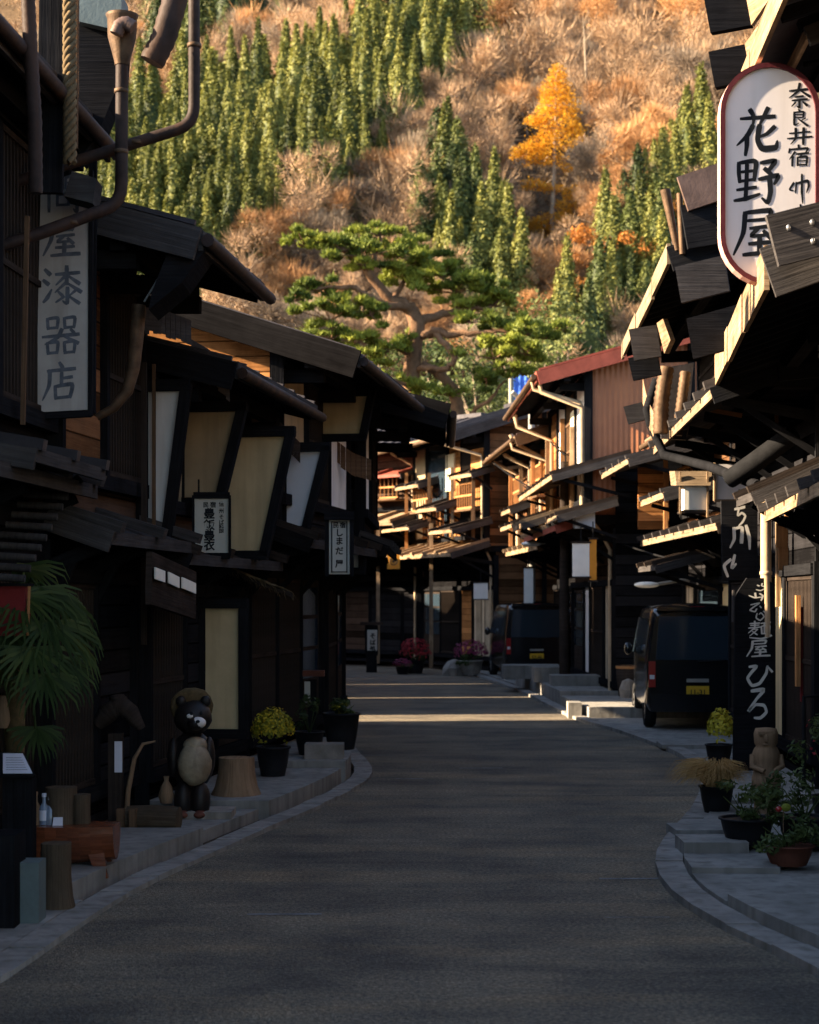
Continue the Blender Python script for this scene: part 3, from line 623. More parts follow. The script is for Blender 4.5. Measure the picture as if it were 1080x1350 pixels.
# bushes and small trees between the pine and the houses
gm = [leafy_mesh(51, (2.4, 2.2, 1.9), 1700, ['leaf_bush', 'bark_grey'], .22, trunk=5.5), leafy_mesh(52, (2.6, 2.4, 2.3), 1900, ['needle_deep', 'bark_grey'], .22, trunk=5.5)]
for x, y, Y, k2, s_, lb in ((640, 500, 78, 1, 1.2, 'dark evergreen tree filling the gap right of the pine trunk'), (700, 455, 80, 1, 1.25, 'dark evergreen tree above the blue roofed shed'), (590, 470, 84, 1, 1.2, 'dark evergreen tree half hidden behind the pine limbs'), (745, 455, 84, 0, 1.0, 'light green bushy tree beside the red roof'), (660, 530, 74, 0, .9, 'sunlit green shrub below the blue roofed shed'), (600, 540, 76, 0, .9, 'green shrub at the foot of the pine'), (515, 480, 84, 0, 1.1, 'olive green bushy tree behind the low pine boughs'), (690, 425, 86, 1, 1.2, 'tall dark evergreen tree behind the pine crown')):
    q = at(x, y, Y); plant([gm[k2]], 'leafy_tree', Vector((q.x, Y, max(-1.0, q.z - (5.5 + (2.7, 3.2)[k2]) * s_))), s_, lb, 'tree', 'trees around the old pine')
# ---------------------------------------------------------------- old wooden houses of the post town
def bar(name, mat, parent, p0, p1, w_, h_, bevel=.006):
    m_ = MB(); m_.beam(p0, p1, w_, h_); return m_.build(name, mat, parent, bevel=bevel)
def pent(parent, W, a0, a1, b0, z0, b1, z1, mat='wood_grey', edge='wood_pale', props=True, name='canopy', th=.035):
    m_ = MB(); m_.prism([W(a0, b0, z0), W(a1, b0, z0), W(a1, b1, z1), W(a0, b1, z1)], (0, 0, th)); cn = m_.build(name, mat, parent)
    bar('edge_board', edge, cn, W(a0 - .02, b1 + .02, z1), W(a1 + .02, b1 + .02, z1), .03, .09)
    bar('verge_board', 'wood_slate', cn, W(a0 - .025, b0, z0 - .03), W(a0 - .025, b1 + .03, z1 - .03), .04, .13)
    n_ = max(1, int((a1 - a0) / .8))
    for i in range(n_ + 1): a = a0 + .05 + (a1 - a0 - .1) * i / n_; bar('batten', mat, cn, W(a, b0, z0 + .07), W(a, b1 + .07, z1 + .065), .09, .07, .01)
    if props:
        for a in (a0 + .1, a1 - .1): bar('bracket', 'wood_black', cn, W(a, b0, z1 - .35), W(a, b1 - .12, z1 - .03), .05, .06)
    return cn
class Frame:
    """local axes of a facade: a along the street away from us, b out towards the street, z up"""
    def __init__(s, O, th, side):
        s.O = Vector((O[0], O[1], 0)); s.u = Vector((math.sin(th), math.cos(th), 0)); s.v = Vector((math.cos(th), -math.sin(th), 0)) if side > 0 else Vector((-math.cos(th), math.sin(th), 0))
    def __call__(s, a, b_, z): return s.O + s.u * a + s.v * b_ + Vector((0, 0, z))
def house(label, O, th, side, L_, D, h1, h2, ov=.9, j=.4, pitch=.3, og=.45, og2=.2, wall='plank_black', gable='plank_dark', upper='plank_dark', roof='tin_dark', barge='wood_slate', fascia='wood_grey',
          cov=.8, canopy='wood_slate', bays=None, upper_bays=None, wings=(), gutter=True, rafters=True, base=0.1, name='wooden_house', saru=True, pipe=True, group=None, fh=.15, bh=.24, pipemat='pipe_tan'):
    W = Frame(O, th, side); rt = thing(name, label, 'house', W(0, 0, base), group)
    fb = j + ov; hr = h2 + pitch * (fb + D / 2); zw = h2 + pitch * ov            # eave, ridge, wall-top heights
    # walls
    m_ = MB()
    cs = [(0, base), (0, h1 + .1), (j, h1 + .1), (j, zw - .02), (-D / 2, hr - .08), (-D - 0, zw - .02), (-D, base)]
    P_ = [W(0, b_, z) for b_, z in cs]; Q_ = [W(L_, b_, z) for b_, z in cs]
    gf = P_ if side < 0 else P_[::-1]
    m_.face(gf, 1); m_.face(Q_[::-1] if side < 0 else Q_, 1)
    for i in range(len(cs)):
        k = (i + 1) % len(cs); q = [P_[i], Q_[i], Q_[k], P_[k]]
        m_.face(q if side > 0 else q[::-1], 2 if i in (2,) else 0)
    m_.build('wall', [wall, gable, upper], rt)
    # corner and floor timbers on the gable
    for b_ in (0.0, -D * .25, -D * .5): bar('corner_post', 'wood_black', rt, W(-.02, b_, base), W(-.02, b_, (h1 if b_ >= 0 else hr - pitch * abs(b_ + D / 2) - .12)), .13, .05)
    bar('corner_post', 'wood_black', rt, W(-.02, j, h1 + .1), W(-.02, j, zw - .08), .13, .06); bar('floor_beam', 'wood_black', rt, W(-.03, j + .1, h1 + .16), W(-.03, -D, h1 + .16), .05, .16)
    # roof
    m_ = MB()
    for s_ in (0, 1):
        e_b, e_z = (fb, h2) if s_ == 0 else (-D - fb + j, h2); r_b = -D / 2
        q = [W(-og, r_b, hr + .02), W(L_ + og2, r_b, hr + .02), W(L_ + og2, e_b, e_z + .02), W(-og, e_b, e_z + .02)]
        m_.prism(q, (0, 0, .06))
    m_.beam(W(-og - .03, -D / 2, hr + .11), W(L_ + og2, -D / 2, hr + .11), .3, .12)
    n_ = max(2, int(L_ / .45))
    for i in range(n_ + 1):
        a = -og + (L_ + og + og2) * i / n_; m_.beam(W(a, fb, h2 + .1), W(a, -D / 2, hr + .1), .035, .035)
    m_.build('roof', roof, rt)
    for e_b in (fb + .02, -D - fb + j): bar('barge_board', barge, rt, W(-og - .02, e_b, h2 - .06), W(-og - .02, -D / 2, hr - .06), .05, bh, .008)
    x = -og + .03
    while x < L_ + og2 - .05:
        e = min(x + random.uniform(1.6, 2.4), L_ + og2); dz = random.uniform(-.015, .015); bar('fascia_board', fascia, rt, W(x, fb + .02 + random.uniform(0, .012), h2 - .01 + dz), W(e - .012, fb + .02, h2 - .01 + dz), .035, fh); x = e
    if rafters:
        n_ = max(2, int((L_ + og) / .42))
        for i in range(n_ + 1):
            a = -og + .1 + (L_ + og - .1) * i / n_; bar('rafter', 'wood_black', rt, W(a, j - .3, h2 - .045 + pitch * (ov + .3)), W(a, fb - .02, h2 - .045), .06, .09)
        bar('eave_purlin', 'wood_black', rt, W(-og + .05, j + ov * .45, h2 + pitch * ov * .55 - .17), W(L_ + og2, j + ov * .45, h2 + pitch * ov * .55 - .17), .12, .15)
        for a in (.15, L_ * .5, L_ - .15): bar('eave_bracket', 'wood_black', rt, W(a, j - .1, zw - .42), W(a, j + ov * .55, h2 + pitch * ov * .5 - .28), .1, .14)
    # lower canopy over the shop front
    if cov:
        m_ = MB(); b0 = j if j > 0 else 0; c1 = max(cov, b0 + .35); z0 = h1 + .05 + .26 * (c1 - b0)
        b0 -= .0; m_.prism([W(-.15, b0, z0), W(L_ + .1, b0, z0), W(L_ + .1, c1, h1), W(-.15, c1, h1)], (0, 0, .035))
        cn = m_.build('canopy', canopy, rt)
        bar('edge_board', fascia, cn, W(-.16, c1 + .015, h1 + .0), W(L_ + .1, c1 + .015, h1 + .0), .03, .10)
        bar('verge_board', barge, cn, W(-.17, b0, z0 - .03), W(-.17, c1 + .03, h1 - .03), .04, .16)
        if saru:
            n_ = max(2, int(L_ / .85))
            for i in range(n_ + 1):
                a = -.1 + (L_ + .1) * i / n_; bar('batten', canopy, cn, W(a, b0, z0 + .08), W(a, c1 + .10, h1 + .075), .10, .085, .01)
        for i in range(max(2, int(L_ / 1.3)) + 1):
            a = .06 + (L_ - .12) * i / max(2, int(L_ / 1.3)); bar('bracket', 'wood_black', cn, W(a, 0, h1 - .22), W(a, c1 - .1, h1 - .04), .07, .1); bar('strut', 'wood_black', cn, W(a, 0, h1 - .6), W(a, c1 - .3, h1 - .1), .05, .06)
    # posts, sills and the bays of the two storeys
    def bay_row(rows, b_, z0, z1):
        x = .0; ps = [0.0]
        tot = sum(r_[1] for r_ in rows)
        for kind, frac in rows:
            a0 = L_ * x / tot; a1 = L_ * (x + frac) / tot; x += frac; ps.append(a1)
            m0 = a0 + .07; m1 = a1 - .07
            if kind == 'lattice' or kind == 'lattice_pale' or kind == 'lattice_grid':
                gm_ = MB(); gm_.face(qf(W(m0, b_ + .012, z0), W(m1, b_ + .012, z0), W(m1, b_ + .012, z1), W(m0, b_ + .012, z1), side)); wd = gm_.build('window', 'shoji' if kind == 'lattice_pale' else 'glass_dark', rt)
                lm = MB(); n_ = max(3, int((m1 - m0) / (.075 if kind == 'lattice' else .12)))
                for i in range(n_ + 1): a = m0 + (m1 - m0) * i / n_; lm.beam(W(a, b_ + .045, z0), W(a, b_ + .045, z1), .03, .028)
                for z in ([z0 + .03, z1 - .03, (z0 + z1) / 2] + ([z0 + (z1 - z0) * .25, z0 + (z1 - z0) * .75] if kind != 'lattice' else [])): lm.beam(W(m0, b_ + .06, z), W(m1, b_ + .06, z), .03, .045)
                lm.build('lattice', 'wood_brown' if kind != 'lattice' else 'wood_dark', wd)
            elif kind == 'rail':
                gm_ = MB(); gm_.face(qf(W(m0, b_ + .012, z0), W(m1, b_ + .012, z0), W(m1, b_ + .012, z1), W(m0, b_ + .012, z1), side)); wd = gm_.build('window', 'glass_dark', rt)
                lm = MB()
                for i in range(7): a = m0 + (m1 - m0) * i / 6; lm.beam(W(a, b_ + .16, z0), W(a, b_ + .16, z0 + .75), .045, .045)
                for z in (z0 + .03, z0 + .28, z0 + .5, z0 + .75): lm.beam(W(m0 - .05, b_ + .17, z), W(m1 + .05, b_ + .17, z), .05, .05)
                lm.build('railing', 'wood_orange', wd)
            elif kind in ('plaster_white', 'plaster_cream', 'plaster_tan', 'paper_white', 'plank_orange', 'plank_brown', 'plank_black', 'plank_dark', 'wood_pale_upright', 'tin_rust', 'plank_brown_upright'):
                pm = MB(); pm.prism([W(m0, b_, z0), W(m1, b_, z0), W(m1, b_, z1), W(m0, b_, z1)], W.v * .035); pm.build('wall_panel', kind, rt)
            elif kind == 'door':
                pm = MB(); pm.prism([W(m0, b_, z0), W(m1, b_, z0), W(m1, b_, z1), W(m0, b_, z1)], W.v * .03, 0); dr = pm.build('door', 'wood_dark', rt)
                pm = MB()
                for q in range(3):
                    e0 = z0 + .5 + (z1 - z0 - .55) * q / 3; e1 = z0 + .45 + (z1 - z0 - .55) * (q + 1) / 3; pm.face(qf(W(m0 + .08, b_ + .034, e0), W(m1 - .08, b_ + .034, e0), W(m1 - .08, b_ + .034, e1), W(m0 + .08, b_ + .034, e1), side))
                pm.build('pane', 'glass_dark', dr)
        for a in ps: bar('post', 'wood_black', rt, W(a, b_ + .03, z0 - .12), W(a, b_ + .03, z1 + .12), .11, .12, .008)
        bar('sill_beam', 'wood_black', rt, W(-.02, b_ + .045, z0 - .06), W(L_ + .02, b_ + .045, z0 - .06), .13, .12); bar('lintel_beam', 'wood_black', rt, W(-.02, b_ + .05, z1 + .05), W(L_ + .02, b_ + .05, z1 + .05), .12, .11)
    if bays: bay_row(bays, 0, base + .35, min(h1 - .32, base + 2.1))
    if upper_bays: bay_row(upper_bays, j, h1 + .55, zw - .32)
    for (a, mat, bt, bb, zt, zb) in wings:
        pm = MB(); pm.prism([W(a, j + .03, zb), W(a, j + bb, zb), W(a, j + bt, zt), W(a, j + .03, zt)], W.u * .07); wg = pm.build('wing_wall', mat, rt)
        pm = MB(); e = -.015
        pm.beam(W(a + e, j + bb + .04, zb - .05), W(a + e, j + bt + .04, zt + .05), .10, .09); pm.beam(W(a + e, j, zb - .04), W(a + e, j + bb + .08, zb - .04), .10, .09); pm.beam(W(a + e, j, zt + .04), W(a + e, j + bt + .08, zt + .04), .10, .10)
        pm.beam(W(a + e, j, zb), W(a + e, j, zt), .10, .08); pm.build('frame', 'wood_black', wg, bevel=.006)
    if gutter:
        pm = MB(); pm.tube([W(-og, fb + .09, h2 - .03), W(L_ + og2, fb + .09, h2 - .06)], .05, 8); gt = pm.build('gutter', 'pipe_brown' if side > 0 else 'copper_old', rt)
        if pipe:
            pm = MB(); a = .1; pm.tube([W(a, fb + .09, h2 - .04), W(a, fb + .06, h2 - .2), W(a, j + .14, h2 - .45), W(a, j + .1, h2 - .6), W(a, j + .1, h1 + .35), W(a, max(.1, j * .5), h1 - .1), W(a, .1, h1 - .4), W(a, .1, base)], .036, 8); pm.build('downpipe', pipemat, rt)
    return rt, W
def qf(a, b_, c, d, side): return [a, b_, c, d] if side > 0 else [b_, a, d, c]

random.seed(21)
# left-hand row (the first two are unseen, added to shade the near road)
house('dark wooden house just behind the viewpoint', (-3.1, .6), .02, 1, 6.7, 6, 2.75, 5.2, og=.1, og2=.05, pipe=False, saru=False, rafters=False)
house('dark wooden house second behind the viewpoint', (-3.1, -6.6), .0, 1, 7.0, 6, 2.75, 5.2, og=.1, og2=.05, pipe=False, saru=False, rafters=False)
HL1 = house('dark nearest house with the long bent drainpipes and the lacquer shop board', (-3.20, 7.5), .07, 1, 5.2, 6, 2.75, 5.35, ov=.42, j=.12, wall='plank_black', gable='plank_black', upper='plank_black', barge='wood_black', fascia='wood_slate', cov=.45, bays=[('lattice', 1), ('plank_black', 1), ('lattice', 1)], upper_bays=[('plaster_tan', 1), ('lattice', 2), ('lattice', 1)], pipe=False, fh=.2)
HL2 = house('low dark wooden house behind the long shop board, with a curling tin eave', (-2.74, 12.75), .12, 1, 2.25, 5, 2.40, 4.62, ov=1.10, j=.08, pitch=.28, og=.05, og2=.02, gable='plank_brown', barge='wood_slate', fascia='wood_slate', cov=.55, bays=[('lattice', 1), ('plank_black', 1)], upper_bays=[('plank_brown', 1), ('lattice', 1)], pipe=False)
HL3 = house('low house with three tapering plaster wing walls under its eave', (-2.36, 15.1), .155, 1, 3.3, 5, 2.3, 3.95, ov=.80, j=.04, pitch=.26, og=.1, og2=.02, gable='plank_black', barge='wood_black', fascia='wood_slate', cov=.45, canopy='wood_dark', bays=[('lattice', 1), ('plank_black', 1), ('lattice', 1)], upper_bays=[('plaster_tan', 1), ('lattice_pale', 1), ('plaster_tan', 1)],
            wings=[(-.12, 'plaster_white', .36, .18, 3.78, 2.52), (1.0, 'plaster_tan', .58, .35, 3.72, 2.9), (2.05, 'plaster_cream', .80, .52, 3.58, 2.43), (1.72, 'plaster_cream', .40, .40, 1.87, .67)], pipe=False)
HL4 = house('house with an orange boarded gable and a long plank verge above it', (-1.80, 18.55), .15, 1, 3.95, 5.5, 2.55, 4.50, ov=.92, j=.36, pitch=.33, og=.25, og2=.05, gable='plank_orange', upper='plank_black', barge='wood_char', fascia='wood_slate', cov=.75, canopy='wood_dark', bays=[('lattice', 1), ('lattice', 1), ('door', 1)], upper_bays=[('plaster_tan', 1), ('lattice', 1), ('plaster_white', 1)], bh=.30, pipe=False,  # orange gable puts warm light into the board colour
            wings=[(.3, 'plaster_blue', .46, .22, 3.58, 2.75), (2.3, 'plaster_cream', .62, .50, 4.42, 3.95), (3.4, 'plaster_blue', .3, .3, 2.55, 2.35)])
HL5 = house('dark house at the bend with very deep eaves reaching over the kerb', (-1.16, 22.65), .02, 1, 4.0, 4.2, 2.6, 4.42, ov=1.15, j=.5, pitch=.27, og=.1, og2=.05, gable='plank_black', upper='plank_black', barge='wood_char', fascia='wood_char', cov=.8, bays=[('lattice', 1), ('door', 1)], upper_bays=[('plaster_white', 1), ('lattice', 1)], bh=.34, pipe=False)
for i, (O, th, L_, h2) in enumerate((((-2.35, 28.6), -.06, 4.6, 5.0), ((-2.7, 33.7), -.10, 5.0, 5.2), ((-3.3, 39.1), -.14, 4.8, 4.9))):  # out of view, placed to block the sun from the road
    house(['dark wooden house just past the bend, hidden by the deep eaves', 'dark wooden house second past the bend', 'dark wooden house where the street turns away'][i], O, th, 1, L_, 5, 2.6, h2, bays=[('lattice', 1), ('door', 1), ('lattice', 1)], upper_bays=[('plaster_white', 1), ('lattice', 2)], og=.2, og2=.1, pipe=False, saru=False)
# right-hand row
HR1 = house('nearest house, its plank eave ending high above the big white shop sign', (3.40, 6.2), .066, -1, 5.0, 6, 3.4, 5.85, ov=.95, j=.35, pitch=.3, wall='plank_black', gable='plank_black', upper='plank_black', barge='wood_black', fascia='wood_pale', cov=.7, canopy='wood_slate', bays=[('lattice', 1), ('door', 1)], upper_bays=[('plaster_tan', 1), ('lattice', 1), ('plaster_tan', 1), ('lattice', 1)], pipe=False, fh=.22, og2=1.6, gutter=False)
HR1B = house('low house whose pale weathered eave boards run below the big white sign', (3.62, 11.25), .115, -1, 5.2, 6, 2.75, 4.18, ov=1.22, j=0, pitch=.34, gable='plank_black', upper='plank_black', barge='wood_slate', fascia='wood_pale', cov=.75, canopy='wood_slate', bays=[('lattice', 1), ('door', 1), ('lattice', 1)], upper_bays=[('plaster_tan', 1), ('lattice', 1), ('plaster_tan', .6)], pipe=False, fh=.30, bh=.34, og=.02, og2=.1, gutter=False)
HR2 = house('dark house with a ribbed copper hood at its eave corner', (4.02, 16.65), .055, -1, 6.2, 6, 3.95, 5.30, ov=1.05, j=.42, pitch=.3, gable='plank_black', upper='plank_black', barge='wood_black', fascia='wood_grey', cov=1.05, canopy='wood_slate', bays=[('lattice', 1), ('plaster_cream', .5), ('door', 1), ('lattice', 1)], upper_bays=[('lattice', 1), ('plaster_tan', 1), ('lattice', 1)], pipe=False, og=.2, og2=.15, fh=.2, gutter=False)
HR3 = house('set back house with an orange railed balcony behind the nearer van', (5.05, 23.6), -.01, -1, 7.0, 6, 2.95, 4.75, ov=.7, j=.0, pitch=.3, gable='plank_brown', upper='plank_brown', barge='wood_dark', fascia='wood_grey', cov=.8, canopy='wood_slate', bays=[('lattice', 1), ('plaster_cream', .6), ('door', 1), ('wood_pale_upright', .5)], upper_bays=[('lattice', 1), ('plank_brown', .6), ('rail', 1)], og=.2)
HR4 = house('house with a rust red tin gable and a bright red roof edge', (3.78, 31.2), -.02, -1, 6.4, 5.5, 3.25, 6.0, ov=.95, j=.5, pitch=.28, og=.35, wall='plank_dark', gable='tin_rust', upper='plaster_white', roof='tin_red', barge='tin_red', fascia='tin_red', cov=1.1, canopy='wood_grey', bays=[('wood_pale_upright', .6), ('lattice', 1), ('plaster_white', .5), ('door', 1)], upper_bays=[('plaster_white', 1), ('lattice_pale', 1), ('plaster_white', 1), ('plank_orange', 1)], fh=.2)
HR5 = house('tall narrow house with pale drainpipes between the red gable and the far boarded gable', (4.15, 38.0), -.06, -1, 5.9, 5, 3.1, 5.5, ov=.85, j=.95, pitch=.33, og=.2, gable='plank_orange', upper='plank_brown', roof='tin_brown', barge='wood_brown', fascia='wood_pale', cov=1.0, canopy='wood_grey', bays=[('wood_pale_upright', 1), ('door', 1), ('lattice', 1)], upper_bays=[('plank_orange', 1), ('lattice_pale', 1), ('plank_brown', 1)])
HR5 = (HR5[0], Frame((3.55, 38.0), -.06, -1))          # measured from the jettied upper front
HR6 = house('far house with a brown boarded gable and a grey roof slanting to the street', (2.25, 44.4), -.36, -1, 5.2, 5.5, 3.1, 6.15, ov=1.15, j=.25, pitch=.33, og=.4, gable='plank_brown', upper='plank_dark', roof='tin_dark', barge='wood_slate', fascia='wood_pale', cov=1.3, canopy='wood_pale', bays=[('wood_pale_upright', 1), ('plank_orange', .6), ('lattice', 1), ('door', 1)], upper_bays=[('lattice', 1), ('plank_orange', .6), ('rail', 1), ('plaster_tan', .6)])
HR7 = house('farthest house facing us at the turn, with an orange shuttered window over a sunlit canopy', (.30, 49.4), -.78, -1, 6.2, 5, 4.1, 6.3, ov=.9, j=.1, pitch=.3, og=.2, gable='plank_dark', upper='plank_dark', wall='plank_black', roof='tin_dark', barge='wood_slate', fascia='wood_pale', cov=1.25, canopy='wood_pale', bays=[('plank_black', .5), ('plank_black', 1), ('plank_dark', 1), ('plank_black', 1), ('plank_black', 1)], upper_bays=[('plank_dark', 1.4), ('plank_orange', .5), ('lattice', .7), ('plank_dark', .8)], fh=.2)
HR8 = house('dark gabled house closing the view beyond the bend', (-4.3, 53.9), -1.0, -1, 8, 6, 2.9, 6.6, ov=1.0, j=.3, gable='plank_dark', fascia='wood_grey', bays=[('plank_black', 1), ('plank_black', 1), ('wood_pale_upright', .3), ('plank_black', 1)], upper_bays=[('lattice', 1), ('plank_brown', 1)])
house('dark house at the far end of the side turning', (-13.5, 45.5), .0, 1, 10, 6, 2.8, 7.4, bays=[('plank_black', 1), ('plank_black', 1), ('plank_black', 1)], pipe=False, saru=False)  # tall block added to shade the lower fronts at the bend
house('dark corner house where the street turns away', (-5.4, 44.2), -1.1, 1, 7, 5, 2.8, 5.2, bays=[('lattice', 1), ('door', 1), ('lattice', 1)], pipe=False, saru=False)  # added out of sight to keep sun off the far fronts
# ---------------------------------------------------------------- extra canopies, pipes and boards that break up each front
random.seed(33)
rt, W = HR4
bar('wall_panel', 'plank_black', rt, W(-.045, .02, 2.3), W(-.045, -5.4, 2.3), .04, 4.5)
pent(rt, W, -.5, 6.5, -.2, 4.55, 1.2, 4.15, 'wood_dark', 'wood_pale')
pent(rt, W, -.9, .8, .1, 3.7, 1.15, 3.4, 'wood_dark', 'wood_grey')
pent(rt, W, 2.2, 4.4, .5, 3.72, 1.5, 3.4, 'wood_grey', 'wood_pale')
for a, b_, z0, z1 in ((.05, .62, 3.4, 5.9), (5.4, .62, 3.2, 5.8)): m_ = MB(); m_.tube([W(a, b_ + .8, z1 + .1), W(a, b_ + .75, z1 - .15), W(a, b_, z1 - .45), W(a, b_, z0)], .045, 8); m_.build('downpipe', 'pipe_tan', rt)
rt, W = HR5
for a0, a1, b0, z0, b1, z1 in ((2.4, 4.2, .35, 4.3, 1.0, 4.05), (.2, 2.6, .35, 3.9, 1.2, 3.6)): pent(rt, W, a0, a1, b0, z0, b1, z1, 'wood_dark', random.choice(['wood_pale', 'wood_grey']))
for a, b_, z0, z1 in ((.9, .5, 3.3, 5.7), (3.0, .48, 3, 5.6), (5.2, .5, 3.3, 5.6)): m_ = MB(); m_.tube([W(a, b_ + .7, z1), W(a, b_ + .6, z1 - .2), W(a, b_, z1 - .5), W(a, b_, z0)], .05, 8); m_.build('downpipe', 'pipe_tan', rt)
rt, W = HR6
for a0, a1, b0, z0, b1, z1 in ((-.3, 1.2, .2, 5.35, .8, 5.15), (1.4, 2.9, .2, 4.65, 1.1, 4.35), (3.4, 5.2, .2, 5.3, .85, 5.1), (-.2, 1.4, .2, 4.0, 1.3, 3.7), (3.2, 5.4, .2, 4.2, 1.2, 3.9)): pent(rt, W, a0, a1, b0, z0, b1, z1, random.choice(['wood_slate', 'wood_dark']), 'wood_pale')
for a in (2.2,): bar('pillar', 'wood_pale', rt, W(a, .95, .1), W(a, .95, 4.0), .1, .1)
rt, W = HR7
pent(rt, W, 0, 3.0, .1, 5.7, .8, 5.5, 'tin_red', 'tin_red'); pent(rt, W, 1.5, 4.5, 0, 3.6, 1.6, 3.2, 'wood_dark', 'wood_grey'); pent(rt, W, .3, 1.6, 0, 3.3, 1.5, 3.0, 'wood_dark', 'wood_grey'); pent(rt, W, 4.6, 6.4, 0, 3.4, 1.3, 3.05, 'wood_dark', 'wood_grey')
bar('pillar', 'wood_pale', rt, W(.6, 1.1, .1), W(.6, 1.1, 4.1), .1, .1); bar('window_post', 'wood_orange', rt, W(2.9, .22, 4.7), W(2.9, .22, 6.2), .1, .1)
rt, W = HR3
pent(rt, W, 3.6, 7.0, 0, 4.55, 1.5, 4.15, 'wood_slate', 'wood_grey'); pent(rt, W, 1.0, 3.2, 0, 3.8, 1.35, 3.45, 'wood_slate', 'wood_pale')
bar('wall_panel', 'plank_orange', rt, W(6.9, .35, 3.75), W(6.9, .9, 3.75), .05, 1.1); bar('bracket', 'wood_orange', rt, W(6.3, .5, 3.1), W(6.3, .5, 4.6), .07, .07)
pent(rt, W, 3.4, 5.2, 0, 2.75, 1.1, 2.45, 'wood_dark', 'wood_slate')
for (rt, W), rows in ((HR6, ((.2, 1.3, 4.35, 5.0), (3.2, 4.6, 4.45, 5.05))), (HR5, ((.6, 2.2, 4.35, 5.0), (4.3, 5.6, 4.3, 5.0))), (HR7, ((.4, 1.6, 4.9, 5.5),))):
    for a0, a1, z0, z1 in rows:
        bw = .55
        m_ = MB(); n_ = 7
        for i in range(n_ + 1): a = a0 + (a1 - a0) * i / n_; m_.beam(W(a, bw, z0), W(a, bw, z1), .035, .035)
        for z in (z0, (z0 + z1) / 2, z1): m_.beam(W(a0 - .05, bw, z), W(a1 + .05, bw, z), .045, .05)
        m_.build('railing', 'wood_orange', rt); bar('floor_plank', 'wood_brown', rt, W(a0 - .05, bw / 2 + .1, z0 - .06), W(a1 + .05, bw / 2 + .1, z0 - .06), bw, .05)
for (rt, W), A_ in ((HR5, (1.4, 3.6, 5.7)), (HR6, (.05, 1.5, 3.2, 5.0)), (HR7, (1.2, 3.6)), (HR4, (1.6, 3.3, 6.3))):
    for a in A_: bar('pillar', random.choice(['wood_pale', 'wood_orange', 'wood_brown']), rt, W(a, .62, 3.3), W(a, .62, 5.4 + random.uniform(-.3, .2)), .09, .09)
for (rt, W), b_, A_ in ((HR5, .38, ((.3, 1.0, 4.1, 5.4, 'plank_orange'), (3.0, 3.5, 4.2, 5.3, 'cloth_white'))), (HR6, .28, ((.1, .9, 4.4, 5.9, 'plank_orange'), (2.1, 2.7, 4.9, 5.9, 'shoji'), (4.2, 4.9, 3.2, 4.0, 'cloth_white'))), (HR4, .53, ((1.7, 2.3, 4.6, 5.6, 'shoji'), (4.6, 5.6, 3.4, 4.1, 'plank_orange')))):
    for a0, a1, z0, z1, mt in A_: m_ = MB(); m_.prism([W(a0, b_, z0), W(a1, b_, z0), W(a1, b_, z1), W(a0, b_, z1)], W.v * .05); m_.build('shutter', mt, rt, bevel=.006)  # panels whose colours paint warm and pale lit patches on the fronts
# ribbed copper hood on the dark house
def ribbed(path, r, n_, name, mat, parent, amp=.16):
    m_ = MB(); pts = []; P_ = [Vector(p) for p in path]; rs = []
    for i in range(n_ * 2 + 1):
        t_ = i / (n_ * 2) * (len(P_) - 1); k = min(int(t_), len(P_) - 2); pts.append(P_[k].lerp(P_[k + 1], t_ - k)); rs.append(r * (1 + (amp if i % 2 else 0)))
    m_.tube(pts, rs, 12); return m_.build(name, mat, parent)
rt, W = HR2
c_ = lambda x, y, Y: at(x, y, Y)
ribbed([c_(879, 484, 20.6), c_(872, 530, 20.6), c_(871, 572, 20.6)], .085, 12, 'copper_rib', 'copper_old', rt)
ribbed([c_(904, 490, 20.4), c_(899, 530, 20.4), c_(893, 574, 20.4)], .06, 12, 'copper_rib', 'copper_old', rt)
m_ = MB(); m_.prism([c_(868, 486, 20.75), c_(915, 478, 20.75), c_(905, 580, 20.75), c_(872, 578, 20.75)], (0, .05, 0)); m_.build('copper_hood', 'tin_dark', rt)
m_ = MB(); m_.tube([c_(866, 500, 20.9), c_(853, 540, 20.9), c_(858, 560, 20.9), c_(876, 600, 20.9), c_(935, 615, 19.5), c_(1000, 640, 17.6)], .055, 10); m_.build('gutter', 'wood_black', rt)
m_ = MB(); m_.tube([at(962, 632, 18.0), at(1000, 606, 17.7), at(1046, 572, 17.4)], [.10, .105, .105], 12); m_.build('verge_log', 'iron_black', rt)
pent(rt, W, -.1, 1.0, 0, 3.25, .65, 2.95, 'wood_dark', 'wood_slate')
m_ = MB(); m_.tube([at(1007, 640, 18.25), at(1010, 655, 18.25), at(1010, 760, 18.25), at(1011, 840, 18.25)], .058, 12); m_.build('downpipe', 'pipe_tan', rt)
for y in (663, 758): m_ = MB(); m_.lathe([(.063, 0), (.068, .01), (.068, .03), (.063, .04)], at(1010, y, 18.25), 12); m_.build('pipe_collar', 'pipe_tan', rt)
bar('post', 'wood_pale', rt, at(1026, 640, 18.6), at(1026, 800, 18.6), .05, .05); bar('post', 'wood_orange', rt, at(1024, 560, 18.4), at(1024, 470, 18.4), .03, .05)
for y0, y1, x, wd in ((650, 685, 1038, .05), (690, 722, 1031, .12), (722, 752, 1033, .10), (705, 740, 1034, .07)): bar('wall_panel', 'wood_orange' if wd != .07 else 'cloth_white', rt, at(x, y0, 18.4 - wd), at(x, y1, 18.4 - wd), wd, .03)
bar('door_frame', 'wood_orange', rt, at(1052, 785, 17.3), at(1052, 905, 17.3), .045, .06); bar('door', 'box_red', rt, at(1076, 800, 17.35), at(1076, 925, 17.35), .32, .03)  # orange frame bar puts the lit door edge into its colour
bar('eave_plank', 'wood_orange', rt, at(930, 540, 19), at(978, 548, 19), .05, .05)
